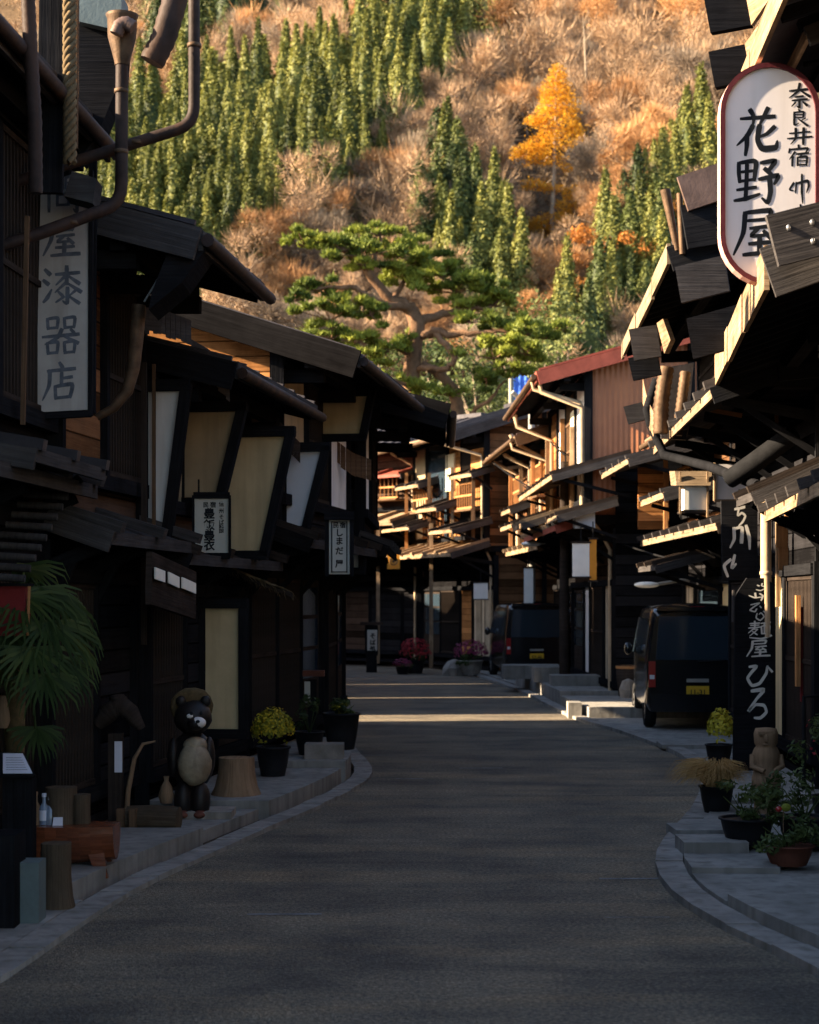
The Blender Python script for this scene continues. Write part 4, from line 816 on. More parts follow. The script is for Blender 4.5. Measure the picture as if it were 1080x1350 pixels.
for x, y0, y1 in ((948, 540, 566), (990, 538, 565), (1002, 575, 605)): bar('wall_panel', 'cloth_white', rt, at(x, y0, 22), at(x + 8, y1, 22), .14, .03)
# a shingled hood board on the corner eaves
def shingle(parent, pts, Y, hgt, mat='wood_grey', n_=11):
    P_ = [at(x, y, Y + d) for x, y, d in pts]; m_ = MB()
    for i in range(n_):
        def ev(t_):
            t_ *= len(P_) - 1; k = min(int(t_), len(P_) - 2); return P_[k].lerp(P_[k + 1], t_ - k)
        a, b_ = ev(i / n_), ev((i + .93) / n_); h_ = hgt * random.uniform(.9, 1.08); m_.prism([a, b_, b_ - Vector((0, 0, h_)), a - Vector((0, 0, h_))], (0.0, .03, 0))
    return m_.build('shingle_edge', mat, parent)
shingle(HL5[0], [(418, 558, 0), (440, 578, .1), (465, 597, .2), (490, 606, .3)], 21.6, .30, 'wood_brown')
shingle(HL4[0], [(352, 545, 0), (372, 558, .1), (396, 584, .3)], 18.3, .24, 'wood_dark')
shingle(HL3[0], [(252, 447, 0), (275, 460, .1), (303, 484, .3)], 15.0, .30, 'wood_slate')
shingle(HL2[0], [(186, 404, 0), (215, 408, .1), (252, 422, .3)], 13.6, .20, 'wood_slate')
# thatched bark canopy with lit straw tips over the shop door
rt, W = HL3
m_ = MB(); A = [at(272, 738, 17.4), at(300, 752, 17.3), at(340, 770, 17.2), at(386, 788, 17.1)]
for a, b_ in zip(A, A[1:]): m_.prism([a, b_, b_ + Vector((-.1, .9, .02)), a + Vector((-.1, .9, .02))], (0, 0, .05))
cn = m_.build('bark_canopy', 'wood_dark', rt)
m_ = MB()
for a, b_ in zip(A, A[1:]):
    for _ in range(55):
        p = a.lerp(b_, random.random()) + Vector((0, random.uniform(-.02, .1), .05)); m_.blade([p + Vector((-.12, 0, .05)), p, p + Vector((random.uniform(.02, .08), -.02, random.uniform(-.12, -.02)))], .022)
m_.build('straw_edge', 'straw', cn)
# transom with three paper panes on the low dark house
rt, W = HL2
bar('transom', 'wood_dark', rt, at(196, 762, 13.5), at(255, 785, 15.2), .05, .42)
for x0, y0, x1, y1 in ((198, 748, 211, 753), (216, 754, 230, 761), (234, 761, 252, 769)):
    Ya = 13.45 + (x0 - 196) / 59 * 1.7; Yb = 13.45 + (x1 - 196) / 59 * 1.7; o = Vector((.035, -.02, 0)); m_ = MB(); dz = Vector((0, 0, -.092))
    a, b_ = at(x0, y0, Ya) + o, at(x1, y1, Yb) + o; m_.prism([a + dz, b_ + dz, b_, a], (.012, -.004, 0)); m_.build('paper_pane', 'paper_white', rt)
m_ = MB(); m_.tube([at(183, 402, 13.0), at(180, 440, 13.0), at(176, 485, 13.0), at(168, 515, 13.0), at(150, 538, 13.0), at(128, 550, 13.0)], [.055, .058, .05, .045, .035, .03], 10); m_.build('copper_elbow', 'copper_old', rt)
m_ = MB(); m_.tube([at(243, 322, 12.75), at(228, 334, 12.75), at(207, 370, 12.75), at(190, 398, 12.75)], .008, 6); m_.build('wire', 'pole_grey', rt)
m_ = MB(); m_.prism([at(222, 330, 12.6), at(276, 321, 12.6), at(240, 372, 12.6), at(196, 408, 12.6), at(200, 385, 12.6)], (0, .5, 0)); m_.build('eave_cap', 'wood_black', rt)
bar('post', 'wood_dark', rt, at(190, 478, 14.6), at(190, 850, 14.6), .045, .045); bar('post', 'wood_brown', rt, at(203, 480, 14.9), at(203, 700, 14.9), .03, .03)
# drainpipes, rope and curled gutters of the nearest house
rt, W = HL1
def pipe(path, r, mat='pipe_brown', name='downpipe', parent=None):
    P_ = [Vector(p) for p in path]; out = [P_[0]]
    for i in range(1, len(P_) - 1):
        a, b_, c = P_[i - 1], P_[i], P_[i + 1]; k = min(.13, (b_ - a).length * .45, (c - b_).length * .45); p0 = b_ + (a - b_).normalized() * k; p1 = b_ + (c - b_).normalized() * k
        for t_ in (0, .25, .5, .75, 1): out.append(p0.lerp(b_, t_).lerp(b_.lerp(p1, t_), t_))
    out.append(P_[-1]); m_ = MB(); m_.tube(out, r, 14); return m_.build(name, mat, parent or rt)
pipe([at(161, 30, 11.9), at(160, 268, 11.9), at(60, 305, 11.7), at(-60, 345, 11.4)], .044)
pipe([at(256, -60, 12.1), at(256, 164, 12.1), at(96, 214, 12.0), at(20, 240, 11.9)], .041)
m_ = MB(); m_.lathe([(.05, 0), (.055, .03), (.10, .20), (.105, .33), (.115, .35), (.11, .352), (.09, .30)], at(161, 86, 11.9), 16); m_.build('rain_funnel', 'copper_old', rt)
ribbed([at(176, 36, 11.75), at(166, 30, 11.75), at(158, 33, 11.75), at(153, 45, 11.75)], .045, 8, 'ribbed_elbow', 'tin_brown', rt, .1)
ribbed([at(240, -40, 11.8), at(228, 10, 11.8), at(216, 50, 11.8), at(200, 82, 11.8)], .085, 9, 'curled_gutter', 'pipe_brown', rt, .07)
ribbed([at(36, -20, 10.4), at(40, 60, 10.4), at(46, 160, 10.4), at(47, 255, 10.4)], .042, 20, 'ribbed_gutter', 'pipe_brown', rt, .10)
for x_, y_, Y_ in ((160, 120, 11.9), (160, 200, 11.9), (256, 60, 12.1), (180, 188, 12.05), (95, 294, 11.77)): m_ = MB(); m_.lathe([(.045, -.015), (.05, -.013), (.05, .013), (.045, .015)], at(x_, y_, Y_), 12); m_.build('pipe_clip', 'copper_old', rt)
m_ = MB()
for s_ in (0, 1.57, 3.14, 4.71): m_.tube([at(92, 215 - 240 * i / 60, 11.3) + Vector((math.cos(i * .55 + s_) * .03, math.sin(i * .55 + s_) * .03, 0)) for i in range(61)], .019, 5)
m_.build('hung_rope', 'straw', rt)
bar('eave_plank', 'wood_brown', rt, at(102, -30, 11.4), at(100, 195, 11.4), .02, .05); bar('eave_plank', 'wood_black', rt, at(70, -30, 11.4), at(66, 255, 11.4), .17, .06)
m_ = MB(); m_.prism([at(95, 225, 12.0), at(127, 235, 12.0), at(122, 268, 12.0), at(84, 258, 12.0)], (0, .25, 0)); m_.build('eave_board', 'wood_slate', rt)
m_ = MB(); m_.prism([at(104, -5, 12.2), at(160, -10, 12.2), at(160, 22, 12.2), at(148, 38, 12.2), at(104, 28, 12.2)], (0, .3, 0)); m_.build('eave_board', 'metal_box', rt)
m_ = MB(); m_.prism([at(104, 30, 12.3), at(165, 30, 12.3), at(160, 100, 12.3), at(128, 180, 12.3), at(104, 210, 12.3)], (0, .3, 0)); m_.build('eave_block', 'wood_black', rt)
bar('post', 'wood_brown', rt, at(36, 285, 11.6), at(30, 560, 11.6), .03, .03); bar('post', 'wood_black', rt, at(123, 150, 12.45), at(121, 545, 12.45), .055, .05)
for i in range(9):
    t_ = i / 8; m_ = MB(); p = at(90 - 57 * t_, 655 + 108 * t_, 12.2 - .9 * t_); m_.tube([p - Vector((.32, 0, -.02)), p], .026, 8); m_.build('roof_tile', 'wood_slate', rt)
pent(rt, W, 3.2, 4.9, .1, 2.95, .62, 2.85, 'tin_dark', 'wood_slate')
# eaves of the nearest right-hand houses: bolted plank, square plank ends
rt, W = HR1B
bar('verge_plank', 'wood_slate', rt, at(1018, 318, 11.15), at(1120, 292, 11.15), .05, .34)
for x, y in ((1040, 300), (1071, 293), (1072, 318)): m_ = MB(); m_.blob(at(x, y, 11.12), (.016, .012, .022)); m_.build('bolt', 'rim_metal', rt)
rt, W = HR1
for x0, y0, x1, y1, Y in ((928, -4, 982, -14, 13.0), (934, 68, 982, 58, 12.9)):
    m_ = MB(); a, b_ = at(x0, y0, Y), at(x1, y1, Y); d = Vector((.05, 0, -.27)); m_.prism([a, b_, b_ + d, a + d], (.03, .07, 0)); m_.build('plank_end', 'wood_black', rt)
    m_ = MB(); m_.prism([b_ + Vector((.0, 0, 0)), b_ + Vector((.10, -.35, .12)), b_ + Vector((.15, -.35, -.14)), b_ + d], (.03, .03, 0)); m_.build('eave_board', 'wood_pale', rt)
pent(rt, W, 5.2, 6.7, .3, 6.05, 1.05, 5.75, 'wood_black', 'wood_pale', props=False)
# tin and plank work stepping down at the dark house's gable end
rt, W = HR2
bar('verge_plank', 'tin_brown', rt, at(900, 256, 16.3), at(960, 236, 16.3), .05, .34); bar('verge_plank', 'wood_black', rt, at(902, 300, 16.35), at(960, 290, 16.35), .05, .42)
m_ = MB(); m_.tube([at(877, 250, 16.5), at(884, 285, 16.5), at(893, 330, 16.5)], [.05, .04, .03], 8); m_.build('gutter_end', 'copper_old', rt)
m_ = MB(); m_.tube([at(896, 255, 16.45), at(898, 300, 16.45), at(900, 335, 16.45)], .03, 8); m_.build('gutter_end', 'copper_old', rt)
for x0, y0, x1, y1, Y, hh, mt in ((890, 352, 955, 336, 16.2, .34, 'wood_slate'), (905, 420, 985, 398, 15.2, .36, 'wood_black'), (829, 434, 866, 428, 19.6, .36, 'wood_slate'), (828, 472, 866, 464, 19.8, .26, 'wood_black'), (822, 536, 846, 530, 21.5, .22, 'wood_slate')):
    m_ = MB(); a, b_ = at(x0, y0, Y), at(x1, y1, Y); m_.prism([a, b_, b_ + Vector((.05, 0, -hh)), a + Vector((.06, 0, -hh))], (.02, .06, 0)); m_.build('plank_end', mt, rt)
m_ = MB(); m_.prism([at(866, 426, 19.5), at(874, 420, 19.1), at(884, 448, 19.1), at(876, 466, 19.5)], (.06, .03, 0)); m_.build('eave_board', 'wood_pale', rt)
shingle(rt, [(848, 500, .0), (852, 520, -.1), (862, 545, -.2)], 21.0, .30, 'wood_pale', 5)

# ---------------------------------------------------------------- lettering
def brush(strokes, o, xd, zd, size, parent, mat='ink_black', nd_=Vector((0, -1, 0)), name='lettering', fat=1.0):
    """brush strokes (x, y, width in a 100 box) as raised ink ribbons; one mesh per character"""
    m_ = MB(); q0 = .0
    for st in strokes:
        P_ = [Vector((p[0], p[1])) for p in st]; w_ = [p[2] * fat for p in st]; pts = []; ws = []
        for i in range(len(P_) - 1):
            a, b_, c, d = P_[max(i - 1, 0)], P_[i], P_[i + 1], P_[min(i + 2, len(P_) - 1)]
            for k in range(5):
                t_ = k / 5; sm = len(st) > 2
                m1 = (c - a) * (.28 if sm else .5); m2 = (d - b_) * (.28 if sm else .5)
                h = 2 * t_**3 - 3 * t_**2 + 1; pts.append(h * b_ + (t_**3 - 2 * t_**2 + t_) * m1 + (1 - h) * c + (t_**3 - t_**2) * m2); ws.append(w_[i] + (w_[i + 1] - w_[i]) * t_)
        pts.append(P_[-1]); ws.append(w_[-1]); n_ = len(pts); Ls = []; Rs = []
        for i in range(n_):
            d = pts[min(i + 1, n_ - 1)] - pts[max(i - 1, 0)]; d = d.normalized() if d.length else Vector((1, 0)); nn = Vector((-d.y, d.x)); k = ws[i] * .5 * (.8 if i in (0, n_ - 1) else 1); e = d * (-ws[i] * .25 if i == 0 else ws[i] * .25 if i == n_ - 1 else 0)
            Ls.append(pts[i] + nn * k + e); Rs.append(pts[i] - nn * k + e)
        q0 += .00012; g = lambda p: o + xd * (p.x / 100 * size) - zd * (p.y / 100 * size) + nd_ * (.0006 + q0)
        for i in range(n_ - 1): m_.face([g(Ls[i]), g(Ls[i + 1]), g(Rs[i + 1]), g(Rs[i])], 0, uv=[(0, 0)] * 4)
    return m_.build(name, mat, parent)
B = {
 'hana': [[(14, 24, 6), (86, 19, 9)], [(34, 6, 10), (42, 20, 8), (40, 38, 4)], [(72, 2, 9), (62, 22, 8), (54, 36, 4)], [(40, 38, 10), (28, 58, 9), (6, 78, 3)], [(27, 58, 10), (27, 78, 9), (24, 98, 6)], [(86, 40, 9), (70, 54, 7), (50, 62, 4)], [(54, 38, 11), (50, 66, 10), (60, 84, 12), (88, 82, 11), (92, 68, 3)]],
 'no': [[(10, 12, 8), (10, 34, 8), (12, 52, 7)], [(12, 12, 7), (40, 8, 9), (46, 14, 10), (42, 48, 7)], [(14, 31, 6), (42, 28, 6)], [(13, 50, 6), (42, 46, 6)], [(27, 12, 8), (26, 50, 8), (24, 84, 8)], [(6, 68, 6), (46, 62, 7)], [(0, 90, 5), (24, 86, 9), (54, 76, 5)], [(56, 12, 7), (86, 8, 10), (72, 28, 7)], [(64, 24, 9), (78, 36, 8)], [(52, 46, 7), (92, 38, 10), (84, 56, 5)], [(74, 42, 10), (76, 72, 10), (70, 94, 8), (58, 84, 4)]],
 'ya': [[(26, 10, 7), (78, 5, 10), (74, 24, 7)], [(28, 26, 6), (76, 22, 7)], [(26, 10, 10), (22, 50, 9), (2, 94, 4)], [(36, 41, 6), (80, 36, 8)], [(54, 40, 8), (38, 56, 7), (70, 54, 6)], [(64, 46, 7), (78, 60, 9)], [(34, 72, 7), (80, 68, 8)], [(56, 58, 10), (55, 90, 9)], [(22, 94, 7), (60, 90, 9), (94, 88, 10)]],
 'urushi': [[(8, 10, 7), (20, 22, 10)], [(4, 36, 7), (16, 46, 10)], [(4, 90, 5), (14, 78, 9), (24, 58, 3)], [(34, 22, 7), (90, 17, 8)], [(60, 2, 9), (60, 46, 8)], [(58, 24, 8), (34, 48, 3)], [(62, 24, 4), (90, 44, 10)], [(60, 40, 8), (32, 66, 3)], [(60, 42, 4), (94, 64, 10)], [(62, 54, 9), (61, 92, 8), (50, 86, 3)], [(40, 64, 5), (50, 74, 8)], [(34, 90, 4), (54, 76, 6)], [(82, 60, 7), (66, 74, 3)], [(64, 74, 4), (90, 92, 9)]],
 'utsuwa': [[(16, 8, 7), (18, 34, 7)], [(16, 9, 6), (42, 6, 8), (40, 32, 6)], [(18, 32, 6), (40, 30, 6)], [(58, 6, 7), (60, 32, 7)], [(58, 7, 6), (84, 4, 8), (82, 30, 6)], [(60, 30, 6), (82, 28, 6)], [(4, 54, 6), (94, 46, 9)], [(52, 34, 9), (42, 54, 8), (10, 72, 3)], [(54, 50, 4), (92, 68, 10)], [(16, 68, 7), (18, 96, 7)], [(16, 69, 6), (42, 66, 8), (40, 94, 6)], [(18, 94, 6), (40, 92, 6)], [(58, 66, 7), (60, 94, 7)], [(58, 67, 6), (84, 64, 8), (82, 92, 6)], [(60, 92, 6), (82, 90, 6)], [(74, 34, 6), (82, 42, 8)]],
 'mise': [[(48, 0, 7), (56, 12, 10)], [(16, 22, 7), (90, 15, 9)], [(22, 20, 10), (20, 58, 9), (2, 96, 3)], [(54, 26, 9), (53, 56, 8)], [(54, 40, 6), (82, 36, 8)], [(36, 60, 8), (38, 92, 8)], [(36, 61, 7), (82, 55, 10), (76, 88, 8)], [(38, 90, 7), (78, 86, 7)]],
 'ton': [[(10, 4, 8), (10, 96, 8)], [(10, 5, 7), (42, 4, 8), (42, 34, 6)], [(12, 19, 5), (42, 18, 5)], [(12, 34, 5), (42, 33, 5)], [(58, 4, 7), (58, 34, 6)], [(58, 4, 7), (90, 3, 9), (90, 94, 9), (80, 88, 3)], [(60, 18, 5), (90, 17, 5)], [(60, 33, 5), (90, 32, 5)], [(34, 50, 7), (34, 80, 7)], [(34, 51, 6), (66, 49, 8), (66, 78, 7)], [(34, 78, 6), (66, 77, 6)]],
 'na': [[(10, 30, 7), (88, 22, 9)], [(52, 0, 10), (44, 30, 9), (8, 58, 3)], [(54, 28, 4), (94, 52, 11)], [(32, 54, 6), (66, 50, 7)], [(20, 68, 6), (82, 62, 8)], [(50, 64, 9), (50, 96, 8), (40, 90, 3)], [(34, 76, 7), (18, 92, 3)], [(64, 72, 5), (82, 88, 9)]],
 'ra': [[(48, 0, 7), (56, 12, 9)], [(28, 18, 7), (72, 14, 9), (70, 46, 7)], [(30, 31, 6), (70, 29, 6)], [(30, 47, 6), (70, 45, 6)], [(28, 16, 10), (28, 90, 9), (50, 78, 3)], [(82, 50, 7), (58, 66, 3)], [(46, 54, 5), (92, 94, 12)]],
 'i': [[(10, 34, 8), (90, 24, 9)], [(2, 64, 8), (98, 52, 10)], [(34, 4, 9), (34, 60, 9), (14, 96, 3)], [(66, 2, 10), (64, 98, 8)]],
 'juku': [[(50, 0, 8), (51, 14, 8)], [(12, 18, 9), (8, 36, 7)], [(12, 21, 7), (90, 15, 9), (82, 32, 4)], [(34, 32, 9), (10, 66, 3)], [(24, 52, 9), (22, 96, 8)], [(40, 42, 7), (94, 36, 8)], [(66, 40, 7), (54, 56, 4)], [(46, 56, 8), (46, 94, 8)], [(46, 57, 6), (86, 53, 9), (84, 92, 8)], [(48, 73, 5), (84, 71, 5)], [(48, 91, 6), (84, 89, 6)]],
 'on': [[(24, 30, 10), (4, 52, 6), (22, 56, 4)], [(36, 28, 8), (32, 64, 6)], [(34, 32, 6), (88, 22, 9), (94, 40, 9), (84, 62, 4)], [(62, 0, 8), (62, 60, 10), (66, 100, 4)]],
 'yado': [[(50, 6, 8), (54, 40, 8), (46, 58, 6)], [(56, 30, 6), (84, 20, 8)], [(26, 34, 8), (30, 58, 7)], [(6, 66, 7), (60, 58, 9), (96, 50, 7)], [(30, 70, 7), (14, 92, 5), (60, 84, 6)], [(64, 66, 8), (84, 92, 9)]],
 'hi': [[(14, 20, 8), (40, 18, 12), (22, 40, 10), (8, 62, 10), (24, 88, 11), (52, 80, 11), (76, 44, 10), (80, 18, 7), (84, 22, 6), (98, 38, 9)]],
 'ro': [[(24, 12, 9), (76, 8, 13), (46, 36, 9), (12, 74, 11), (42, 54, 8), (76, 56, 10), (86, 76, 11), (62, 94, 10), (36, 94, 6)]],
 'men': [[(10, 14, 7), (50, 10, 8)], [(30, 0, 8), (30, 34, 7)], [(12, 24, 6), (48, 21, 6)], [(4, 38, 6), (54, 32, 7)], [(28, 38, 8), (2, 66, 3)], [(20, 46, 6), (42, 44, 6), (8, 82, 3)], [(20, 56, 5), (40, 74, 8)], [(56, 12, 7), (96, 6, 8)], [(74, 10, 6), (68, 24, 6)], [(58, 28, 7), (60, 70, 7)], [(58, 28, 6), (92, 24, 8), (90, 68, 7)], [(70, 28, 5), (70, 68, 5)], [(80, 28, 5), (80, 68, 5)], [(60, 69, 6), (90, 67, 6)], [(8, 90, 5), (60, 96, 9), (100, 78, 11)]],
 'kana_a': [[(30, 30, 14), (44, 38, 14)], [(70, 10, 14), (64, 34, 10), (86, 44, 12)], [(20, 78, 9), (56, 88, 12), (92, 66, 6)]],
 'kana_b': [[(4, 40, 9), (40, 62, 13), (88, 52, 8)], [(40, 14, 12), (44, 60, 12)], [(68, 20, 12), (86, 44, 12), (76, 90, 9)]],
 'kana_c': [[(14, 34, 9), (70, 18, 10), (34, 50, 9), (10, 78, 11), (40, 90, 11), (52, 66, 8)], [(72, 44, 8), (80, 58, 9)]],
 'kana_d': [[(28, 30, 9), (20, 70, 12), (52, 92, 12), (84, 60, 10), (60, 26, 8), (44, 40, 8)], [(78, 10, 7), (90, 22, 8)]],
 'chi': [[(14, 28, 10), (80, 18, 13)], [(48, 0, 13), (34, 54, 11), (62, 44, 9), (84, 58, 12), (66, 84, 11), (40, 100, 5)]],
 'kawa': [[(22, 10, 13), (24, 56, 13), (6, 94, 6)], [(24, 14, 9), (58, 8, 13), (56, 72, 16)], [(76, 0, 13), (90, 50, 14), (92, 100, 8)]],
 'hook': [[(62, 0, 14), (46, 60, 16), (70, 40, 8)], [(40, 20, 14), (4, 50, 15), (24, 100, 12)]],
}
XD, ZD = Vector((1, 0, 0)), Vector((0, 0, 1))
def glyph(key, x0, y0, x1, y1, Y, parent, mat='ink_black', fat=1.0, zoff=0):
    """character box given in photo pixels on a board at depth Y"""
    size = (y1 - y0) / F * Y; xs = ((x1 - x0) / F * Y) / size
    return brush(B[key], at(x0, y0, Y) + Vector((0, -zoff, 0)), XD * xs, ZD, size, parent, mat, fat=fat)
def printed(body, x, y, hpx, Y, parent, mat='ink_black', bold=.012, zoff=0, wsc=1.0):
    c = bpy.data.curves.new('print', 'FONT'); c.body = body; c.align_x = 'CENTER'; c.align_y = 'CENTER'; c.offset = bold; c.resolution_u = 3
    to = bpy.data.objects.new('print', c); COL.objects.link(to); dg = bpy.context.evaluated_depsgraph_get(); ev = to.evaluated_get(dg); me = ev.to_mesh()
    sc = hpx / F * Y; base = at(x, y, Y) + Vector((0, -.004 - zoff, 0)); m_ = MB()
    vs = [base + Vector((v.co.x * sc * wsc, 0, v.co.y * sc)) for v in me.vertices]; m_.raw(vs, [list(p.vertices) for p in me.polygons], [[(0, 0)] * len(p.vertices) for p in me.polygons], 0, False)
    ev.to_mesh_clear(); bpy.data.objects.remove(to); bpy.data.curves.remove(c)
    return m_.build('lettering', mat, parent)

# ---------------------------------------------------------------- signs
Y = 12.0; ctr = at(1014, 231, Y); rx = 66 / F * Y; hz_ = 146 / F * Y
sg = thing('shop_sign', 'big white rounded shop sign with black brush writing and maroon rim', 'sign', ctr + Vector((0, 0, -hz_)))
def stadium(r, h, y, n_=16):
    return [ctr + Vector((math.cos(a) * r, y, math.sin(a) * r + (h - r))) for a in [math.pi * i / n_ for i in range(n_ + 1)]] + [ctr + Vector((math.cos(a) * r, y, math.sin(a) * r - (h - r))) for a in [math.pi + math.pi * i / n_ for i in range(n_ + 1)]]
def ring(outer, inner, m_, mat=0):
    for i in range(len(outer)): k = (i + 1) % len(outer); m_.face([outer[i], inner[i], inner[k], outer[k]], mat)
o1, o2 = stadium(rx, hz_, -.055), stadium(rx, hz_, .055); i1 = stadium(rx - .035, hz_ - .035, -.055); i2 = stadium(rx - .035, hz_ - .035, -.035)
m_ = MB(); ring(o1, i1, m_); ring(i1, i2, m_); m_.build('rim', 'sign_rim', sg)
m_ = MB(); ring(o2, o1, m_); m_.face(o2[::-1], 0); m_.build('edge', 'sign_edge', sg)
m_ = MB(); m_.face(i2[::-1]); m_.build('face', 'sign_face', sg)
Yf = Y - .0353
for k, bx in (('hana', (968, 141, 1030, 206)), ('no', (968, 207, 1031, 271)), ('ya', (966, 274, 1030, 340)), ('na', (1038, 110, 1070, 143)), ('ra', (1040, 144, 1067, 167)), ('i', (1038, 168, 1071, 191)), ('juku', (1038, 191, 1068, 220)), ('on', (1040, 230, 1068, 268)), ('yado', (1042, 268, 1069, 296))):
    glyph(k, *bx, Yf, sg, fat=1.25 if bx[0] > 1000 else 1.12)
m_ = MB(); m_.tube([at(1060, 85, 12.0), at(1120, 75, 12.0), at(1180, 70, 12.0)], .02, 8); m_.tube([at(1072, 330, 12.0), at(1180, 330, 12.0)], .02, 8); m_.build('bracket', 'iron_black', sg)
# long lacquer-shop board
Y = 12.35; sg = thing('hanging_board', 'long weathered white board with a column of grey brush characters beside the bent drainpipe', 'sign', at(84, 545, Y))
m_ = MB(); m_.prism([at(47, 545, Y), at(117, 541, Y), at(118, 230, Y), at(54, 236, Y)], (0, .04, 0)); m_.build('face', 'sign_face_old', sg)
bar('frame', 'wood_black', sg, at(44, 549, Y + .01), at(120, 545, Y + .01), .06, .05); bar('frame', 'wood_black', sg, at(120.5, 225, Y + .02), at(119.5, 548, Y + .02), .03, .06); bar('frame', 'wood_black', sg, at(44, 240, Y + .02), at(44, 548, Y + .02), .025, .06)
for k, bx in (('ton', (60, 232, 106, 281)), ('ya', (56, 292, 108, 340)), ('urushi', (55, 350, 110, 404)), ('utsuwa', (54, 416, 107, 469)), ('mise', (55, 478, 104, 530))): glyph(k, *bx, Y, sg, 'ink_faded', 1.2)
# small inn board
Y = 15.9; sg = thing('hanging_board', 'small square cream board with black vertical writing under the tan wing walls', 'sign', at(278, 733, Y))
m_ = MB(); m_.prism([at(256, 731, Y), at(301, 731, Y), at(302, 655, Y), at(256, 655, Y)], (0, .05, 0)); m_.build('face', 'sign_face_grey', sg)
for a, b_ in (((255, 653), (303, 653)), ((255, 733), (303, 733)), ((255, 653), (255, 733)), ((303, 653), (303, 733))): bar('frame', 'wood_black', sg, at(*a, Y - .01), at(*b_, Y - .01), .02, .06)
for ch, yy in zip('豊飯豊衣', (678, 693, 707, 720)): printed(ch, 276, yy, 14.5, Y, sg, bold=.035)
printed('民', 271.5, 666, 7.5, Y, sg, bold=.03); printed('宿', 281, 666, 8, Y, sg, bold=.03)
for ch, yy in zip('信州そば料理', (665, 674, 682, 689, 695, 701)): printed(ch, 292, yy, 7, Y, sg, bold=.02)
bar('hanger', 'iron_black', sg, at(262, 652, Y), at(262, 632, Y), .015, .015); bar('hanger', 'iron_black', sg, at(296, 652, Y), at(296, 632, Y), .015, .015)
# narrow framed board beyond
Y = 18.15; sg = thing('hanging_board', 'narrow grey framed board hanging in the shade under the deepest eaves', 'sign', at(447, 757, Y))
m_ = MB(); m_.prism([at(434, 757, Y), at(461, 757, Y), at(461, 685, Y), at(434, 685, Y)], (0, .05, 0)); m_.build('face', 'sign_face_grey', sg)
for x0, y0, x1, y1 in ((437.5, 687, 437.5, 755), (457.5, 687, 457.5, 755), (437.5, 688, 457.5, 688), (437.5, 754, 457.5, 754)): bar('line', 'ink_black', sg, at(x0, y0, Y - .006), at(x1, y1, Y - .006), .012, .01)
bar('frame', 'wood_black', sg, at(431, 685, Y), at(431, 760, Y), .04, .07); bar('frame', 'wood_black', sg, at(464, 685, Y), at(464, 760, Y), .04, .07); bar('top_board', 'wood_black', sg, at(428, 680, Y), at(467, 680, Y), .12, .09)
printed('民', 443, 693, 8, Y, sg, bold=.03); printed('宿', 452, 693, 8, Y, sg, bold=.03)
for ch, yy in zip('しまだ屋', (703, 714, 727, 744)): printed(ch, 447.5, yy, 11, Y, sg, bold=.03)
# black noodle shop board
Y = 18.2; sg = thing('standing_signboard', 'tall black standing board with a column of pale cursive writing by the van', 'sign', Vector((at(993, 0, Y).x, Y, .1)))
m_ = MB(); g0 = (HC - .12) / Y * F + CY; m_.prism([at(967, g0, Y), at(1019, g0, Y), at(1020, 770, Y), at(1010, 762, Y), at(985, 762, Y), at(970, 785, Y)], (0, .06, 0)); m_.build('board', 'wood_black', sg)
for k, bx in (('kana_a', (994, 768, 1010, 780)), ('kana_b', (987, 780, 1009, 793)), ('kana_c', (987, 792, 1008, 808)), ('kana_d', (994, 804, 1010, 819)), ('men', (986, 819, 1017, 843)), ('ya', (984, 843, 1017, 867)), ('hi', (983, 872, 1019, 908)), ('ro', (983, 906, 1015, 949))): glyph(k, *bx, Y, sg, 'ink_white', 1.05)
bar('side_post', 'wood_slate', sg, at(967, 778, Y - .02), at(966, 820, Y - .02), .02, .03)
Y = 19.6; sg = thing('hanging_board', 'black board with two large pale characters above the standing board', 'sign', at(977, 762, Y))
m_ = MB(); m_.prism([at(953, 765, Y), at(999, 765, Y), at(999, 660, Y), at(951, 660, Y)], (0, .06, 0)); m_.build('board', 'wood_black', sg)
for k, bx in (('chi', (966, 663, 986, 693)), ('kawa', (961, 693, 991, 724)), ('hook', (954, 732, 978, 760))): glyph(k, *bx, Y, sg, 'ink_white', 1.1)
m_ = MB(); m_.tube([at(975, 660, Y), at(975, 645, Y)], .012, 6); m_.build('hanger', 'iron_black', sg)
# lamps and blank boards
Y = 21.5; sg = thing('roofed_lantern', 'white box lantern under a small weathered board roof', 'lantern', at(915, 676, Y))
m_ = MB(); m_.box(at(915, 655, Y), (.29, .29, .34)); m_.build('paper_box', 'paper_white', sg)
for x in (897, 933): bar('post', 'wood_pale', sg, at(x, 622, Y - .17), at(x, 682, Y - .17), .025, .025)
m_ = MB(); m_.prism([at(892, 640, Y - .2), at(937, 640, Y - .2), at(939, 621, Y - .12), at(890, 621, Y - .12)], (0, .45, .03)); m_.build('roof', 'wood_grey', sg)
bar('base_rail', 'wood_dark', sg, at(895, 676, Y), at(935, 676, Y), .3, .03)
Y = 20.6; sg = thing('blank_board', 'plain cream board hanging beside the roofed lantern', 'sign', at(963, 659, Y))
m_ = MB(); m_.prism([at(944, 658, Y), at(983, 658, Y), at(983, 612, Y), at(944, 612, Y)], (0, .05, 0)); m_.build('face', 'sign_face', sg); bar('bottom_rail', 'wood_dark', sg, at(942, 660, Y), at(985, 660, Y), .07, .03); bar('side_rail', 'wood_pale', sg, at(942, 610, Y), at(942, 660, Y), .02, .06)
